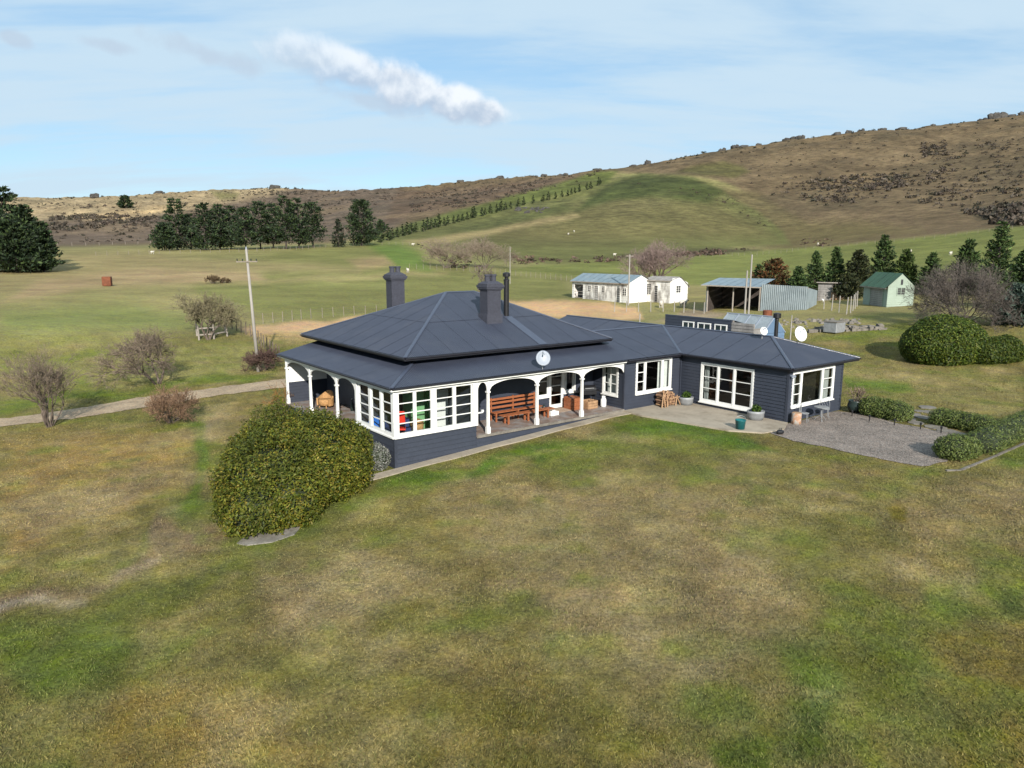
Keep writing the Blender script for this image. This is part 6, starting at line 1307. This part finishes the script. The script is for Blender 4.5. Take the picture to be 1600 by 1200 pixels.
pine('dark_pine', 'small dark pine on the brown slope behind the lone pine', at(596, 400), 123, 6.5, 3.2, 0.05, 10, 7, 8, 1.2, 0.6, PC, 0.7); pine('dark_pine', 'single dark tree on the far left skyline hill', at(203, 1100), 124, 17, 8.5, 0.03, 10, 7, 8, 4.0, 2.0, PC, 0.5)
# young conifers planted in a row up the hill, copies of three trees
proto = [pine('young_conifer', 'young dark conifer in the long row climbing the hill', (0, 0, 0), 130 + k, 6.0, 1.55, 0.04, 11, 5, 5, 0.8, 0.36, [(46, 60, 34), (38, 50, 30), (58, 70, 40)], 0.9, 'young conifers in the row up the hill') for k in range(3)]
row = [(596, 378), (606, 375), (613, 373), (621, 370), (629, 368), (636, 366), (643, 364), (650, 362), (662, 361), (668, 358), (674, 357), (680, 355), (686, 354), (694, 352), (700, 350), (709, 348), (716, 346), (723, 344), (730, 342), (738, 340), (741, 339), (753, 337), (758, 335), (766, 333), (776, 331), (783, 329), (790, 327), (798, 325), (810, 322), (818, 320), (833, 317), (849, 314), (857, 312), (868, 310), (878, 307), (887, 305), (893, 303), (898, 301), (905, 299), (917, 296), (923, 294), (935, 289), (938, 287)]
for k, (px, py) in enumerate(row):
    g = gnd(px, py + 1); s = random.uniform(0.8, 1.2)
    lab = f'young conifer in the long row climbing the hill, {ordn(k)} from the lower end'
    if k < 3: o = proto[k]; o.location = g; o.scale = (s, s, s); o['label'] = lab
    else: copy_tree(proto[k % 3], None, g, random.uniform(0, 6), (s * random.uniform(.85, 1.2), s * random.uniform(.85, 1.2), s * random.uniform(0.85, 1.15)), lab)
# conifers behind the sheds on the right
CC = [(58, 78, 44), (72, 94, 48), (46, 62, 38), (86, 104, 56)]
for px, D, h, r, sd, cols, lab in ((1211, 103, 5.8, 3.3, 141, [(104, 68, 38), (88, 60, 36), (72, 70, 38)], 'rusty brown spreading conifer behind the open shed'), (1188, 108, 5.0, 1.5, 155, CC, 'dark conifer half hidden behind the two white poles'), (1250, 100, 4.6, 1.5, 142, CC, 'short green conifer right of the rusty brown conifer'), (1276, 108, 6.4, 1.4, 143, CC, 'narrow conifer just left of the hen house'), (1307, 108, 6.7, 1.5, 144, CC, 'narrow conifer directly behind the hen house'), (1342, 106, 6.0, 2.2, 145, [(52, 60, 34), (64, 66, 36), (40, 48, 30)], 'dark broad conifer between hen house and hut'), (1381, 108, 7.8, 2.0, 146, CC, 'tallest conifer behind the green roofed hut'), (1417, 106, 5.8, 1.7, 147, [(66, 84, 38), (54, 72, 34), (80, 94, 44)], 'light green conifer right of the hut'),
                               (1458, 104, 5.2, 1.5, 148, CC, 'sparse conifer left above the mauve bare tree'), (1513, 106, 6.6, 2.1, 149, CC, 'broad conifer behind the mauve bare tree'), (1561, 100, 8.6, 2.0, 150, CC, 'tall loose conifer near the right edge'), (1606, 84, 5.6, 2.0, 151, CC, 'conifer cut by the right edge of the picture'), (1598, 72, 3.4, 1.6, 152, [(66, 84, 76), (52, 68, 62), (80, 96, 84)], 'low blue green conifer at the right edge'), (1330, 100, 3.2, 1.8, 153, [(52, 60, 34), (64, 66, 36), (40, 48, 30)], 'low dark conifer beside the hen house')):
    pine('garden_conifer', lab, at(px, D), sd, h, r, 0.03, 22, 9, 20, 0.4, 0.16, cols, 0.72, 'conifers behind the sheds', 0.35, 0.35)

# ------------------------------------------------------------------ hill scrub and rocks
def rock_mesh(seed, lumps):
    rs_ = random.Random(seed); bm = bmesh.new()
    for k in range(lumps):
        r = bmesh.ops.create_icosphere(bm, subdivisions=2, radius=1.0)['verts']; sx, sy, sz = rs_.uniform(0.5, 1.1), rs_.uniform(0.4, 0.8), rs_.uniform(0.4, 1.0); ox, oy = rs_.uniform(-0.9, 0.9), rs_.uniform(-0.4, 0.4)
        for v in r:
            d = v.co.normalized(); m_ = max(abs(d.x), abs(d.y), abs(d.z)); b_ = d / m_ * 0.8; c_ = d.lerp(b_, 0.65); j = 1 + 0.22 * (float(vnoise(d.x * 2.3 + seed + k * 7, d.y * 2.3 + d.z * 1.9, seed)) - 0.5) * 2
            v.co = Vector((c_.x * sx * j + ox, c_.y * sy * j + oy, c_.z * sz * j + sz * 0.35))
    me = bpy.data.meshes.new('rock_outcrop'); bm.to_mesh(me); bm.free(); me.materials.append(MATS['rock']); return me
RM = [rock_mesh(s, n) for s, n in ((1, 5), (2, 4), (3, 6), (4, 3))]
tors = [(1235, 217, 12, 'largest'), (1250, 216, 7, ''), (1308, 209, 6, ''), (1325, 208, 6, ''), (1345, 207, 7, ''), (1378, 205, 5, ''), (1410, 197, 8, ''), (1458, 193, 5, ''), (1535, 185, 7, ''), (1558, 184, 9, ''), (1580, 182, 8, ''), (1597, 181, 7, ''), (1128, 243, 6, ''), (1148, 239, 6, ''), (1162, 236, 7, ''), (1185, 229, 4, ''), (1012, 252, 7, ''), (990, 257, 5, ''), (880, 273, 8, ''), (850, 277, 5, ''), (782, 284, 8, ''), (720, 289, 4, ''), (430, 292, 14, ''), (522, 296, 5, ''), (250, 306, 9, ''), (150, 312, 8, ''), (934, 264, 4, '')]
tors.sort()
for k, (px, py, s, big) in enumerate(tors):
    d = px_dir(px, py + 7); d = d / math.hypot(d[0], d[1]); tt = np.linspace(450, 2000, 900); el = (TZ(tt * d[0], tt * d[1]) - HCAM) / tt; D = float(tt[int(np.argmax(el))]); x, y = d[0] * D, d[1] * D
    o = link('rock_outcrop', RM[k % 4]); o.location = (x, y, float(TZ(x, y)) - 0.14 * s); s *= 0.55; wf = random.uniform(0.7, 1.5); o.scale = (s * wf * (1.0 if D < 1100 else 1.5), s, s * random.uniform(0.6, 1.15) * (1.0 if D < 1100 else 1.0)); o.rotation_euler = (0, 0, random.uniform(-.4, .4))
    tag(o, 'largest dark rock tor on the right hand skyline' if big else f'dark rock tor on the hill skyline, {ordn(k)} counted from the left', 'rock', 'rock tors along the skyline')
o = thing('rubble_heap', 'grey rubble heap in the conifer row on the hillside', 'stone heap'); rs = random.Random(9)
for k in range(22):
    g = gnd(rs.uniform(808, 862), rs.uniform(325, 333)); q = link('boulder', RM[3], o); q.location = (g[0], g[1], g[2] - 0.3); q.scale = (rs.uniform(.8, 1.8),) * 3; q.rotation_euler = (0, 0, rs.uniform(0, 6))
def scrub(name, label, zones, cols, seed, card=22):
    """zones: (pixel outline, number, min radius, max radius, distance range)"""
    rng = np.random.default_rng(seed); PP = []; RR = []; zones = [(a, int(n * 0.8), r0 * 0.8, r1 * 0.85, d0, d1) for a, n, r0, r1, d0, d1 in zones]
    for poly, n, r0, r1, d0, d1 in zones:
        P = np.array(poly, float); k = n * 40; px = rng.uniform(P[:, 0].min(), P[:, 0].max(), k); D = np.exp(rng.uniform(math.log(d0), math.log(d1), k))
        az = np.arctan2((px - 800), FPX * math.cos(PITCH) + 206 * math.sin(PITCH)); x, y = D * np.sin(az), D * np.cos(az); z = TZ(x, y); qx, qy = to_px(np.stack([x, y, z], 1))
        cl = fbm(x / 45, y / 45, 3, seed + 3); ok = (softpoly(qx, qy, poly, 3) > 0.5) & (cl > rng.uniform(-0.7, 0.3, k)); i = np.nonzero(ok)[0][:n]
        PP.append(np.stack([x, y, z], 1)[i]); RR.append(rng.uniform(0, 1, len(i)) ** 2 * (r1 - r0) + r0)
    P = np.concatenate(PP); R = np.concatenate(RR); n = len(P); d = unit(rng.normal(size=(n, card, 3)).reshape(-1, 3)).reshape(n, card, 3); d[..., 2] = np.abs(d[..., 2])
    Q = P[:, None, :] + d * (R[:, None, None] * np.array([0.9, 0.9, 0.75])) * rng.uniform(0.35, 1.0, (n, card, 1)); Q = Q.reshape(-1, 3); r = np.repeat(R, card)
    a = unit(rng.normal(size=(len(Q), 3))); b_ = unit(np.cross(a, rng.normal(size=(len(Q), 3)))); l = (r * rng.uniform(0.14, 0.34, len(Q)))[:, None]
    V = np.stack([Q - a * l, Q + b_ * l * 0.7, Q + a * l, Q - b_ * l * 0.7], 1).reshape(-1, 3); c = palette(n, cols, rng, 0.2); c = np.repeat(np.repeat(c, card, 0) * rng.uniform(0.75, 1.3, (n * card, 1)), 4, 0)
    tag(np_obj(name, V, np.arange(len(V)).reshape(-1, 4), 'needle', None, c), label, 'scrub', kind='stuff')
scrub('hill_scrub', 'dark scrub and broken rock scattered over the brown hills', [
  ([(1190, 290), (1240, 285), (1330, 275), (1420, 270), (1420, 290), (1330, 318), (1250, 315)], 520, 1.2, 4.0, 450, 900), ([(1380, 250), (1600, 215), (1650, 330), (1540, 345), (1480, 330), (1420, 310)], 520, 1.2, 3.6, 350, 900), ([(1520, 330), (1640, 310), (1640, 352), (1560, 352)], 420, 1.5, 4.2, 250, 600),
  ([(1140, 235), (1400, 205), (1600, 190), (1620, 300), (1300, 330), (1180, 300)], 520, 0.7, 2.6, 450, 950), ([(1420, 225), (1480, 220), (1480, 245), (1430, 248)], 130, 1.5, 4, 500, 900),
  ([(640, 305), (760, 290), (900, 275), (960, 262), (900, 285), (760, 318), (690, 330), (640, 335)], 700, 1.2, 3.6, 450, 1150), ([(460, 300), (560, 292), (640, 296), (600, 320), (500, 330)], 360, 1.5, 4.5, 600, 1500), ([(600, 292), (960, 262), (1100, 248), (1180, 232), (1180, 240), (1000, 260), (700, 295)], 240, 0.8, 3.0, 700, 1250),
  ([(80, 335), (170, 335), (250, 340), (120, 362), (80, 362)], 420, 2.0, 5.5, 450, 1100), ([(170, 362), (230, 338), (400, 318), (400, 330), (240, 352), (180, 372)], 300, 1.2, 4.0, 450, 1100), ([(80, 350), (600, 330), (560, 370), (90, 380)], 420, 0.8, 2.8, 430, 900),
  ([(40, 312), (440, 292), (440, 330), (200, 345), (60, 335)], 520, 1.5, 5.0, 900, 1700), ([(960, 282), (1130, 300), (1230, 360), (1200, 360), (1100, 310)], 90, 0.6, 2.0, 400, 700), ([(390, 290), (470, 288), (480, 305), (390, 305)], 260, 2, 5, 1000, 1700)],
  [(86, 77, 66), (70, 64, 56), (100, 90, 78), (62, 60, 48), (80, 70, 62)], 201)
scrub('ridge_scrub', 'small dark trees and bushes along the far ridge line', [([(560, 290), (700, 284), (860, 268), (1000, 248), (1180, 226), (1180, 234), (1000, 258), (860, 280), (700, 294), (560, 300)], 150, 1.6, 3.4, 850, 1350), ([(1000, 246), (1180, 222), (1400, 196), (1600, 176), (1600, 186), (1400, 208), (1180, 236), (1000, 260)], 150, 1.2, 3.6, 780, 960), ([(0, 308), (300, 300), (600, 288), (600, 300), (300, 312), (0, 320)], 160, 2, 5, 1300, 1700)], [(48, 52, 40), (58, 60, 46), (40, 44, 36)], 202)
scrub('gully_scrub', 'low dark bushes along the foot of the knoll', [([(800, 402), (880, 405), (1000, 400), (1110, 391), (1190, 385), (1190, 392), (1100, 400), (960, 410), (800, 414)], 140, 0.7, 1.9, 180, 420), ([(1060, 396), (1130, 390), (1130, 398), (1060, 402)], 120, 0.8, 2.0, 200, 420), ([(640, 375), (700, 398), (760, 420), (700, 420)], 60, 0.6, 1.4, 150, 330), ([(1250, 372), (1300, 372), (1300, 384), (1250, 388)], 30, 0.7, 1.5, 200, 420)], [(96, 80, 70), (76, 66, 54), (112, 92, 80)], 203)
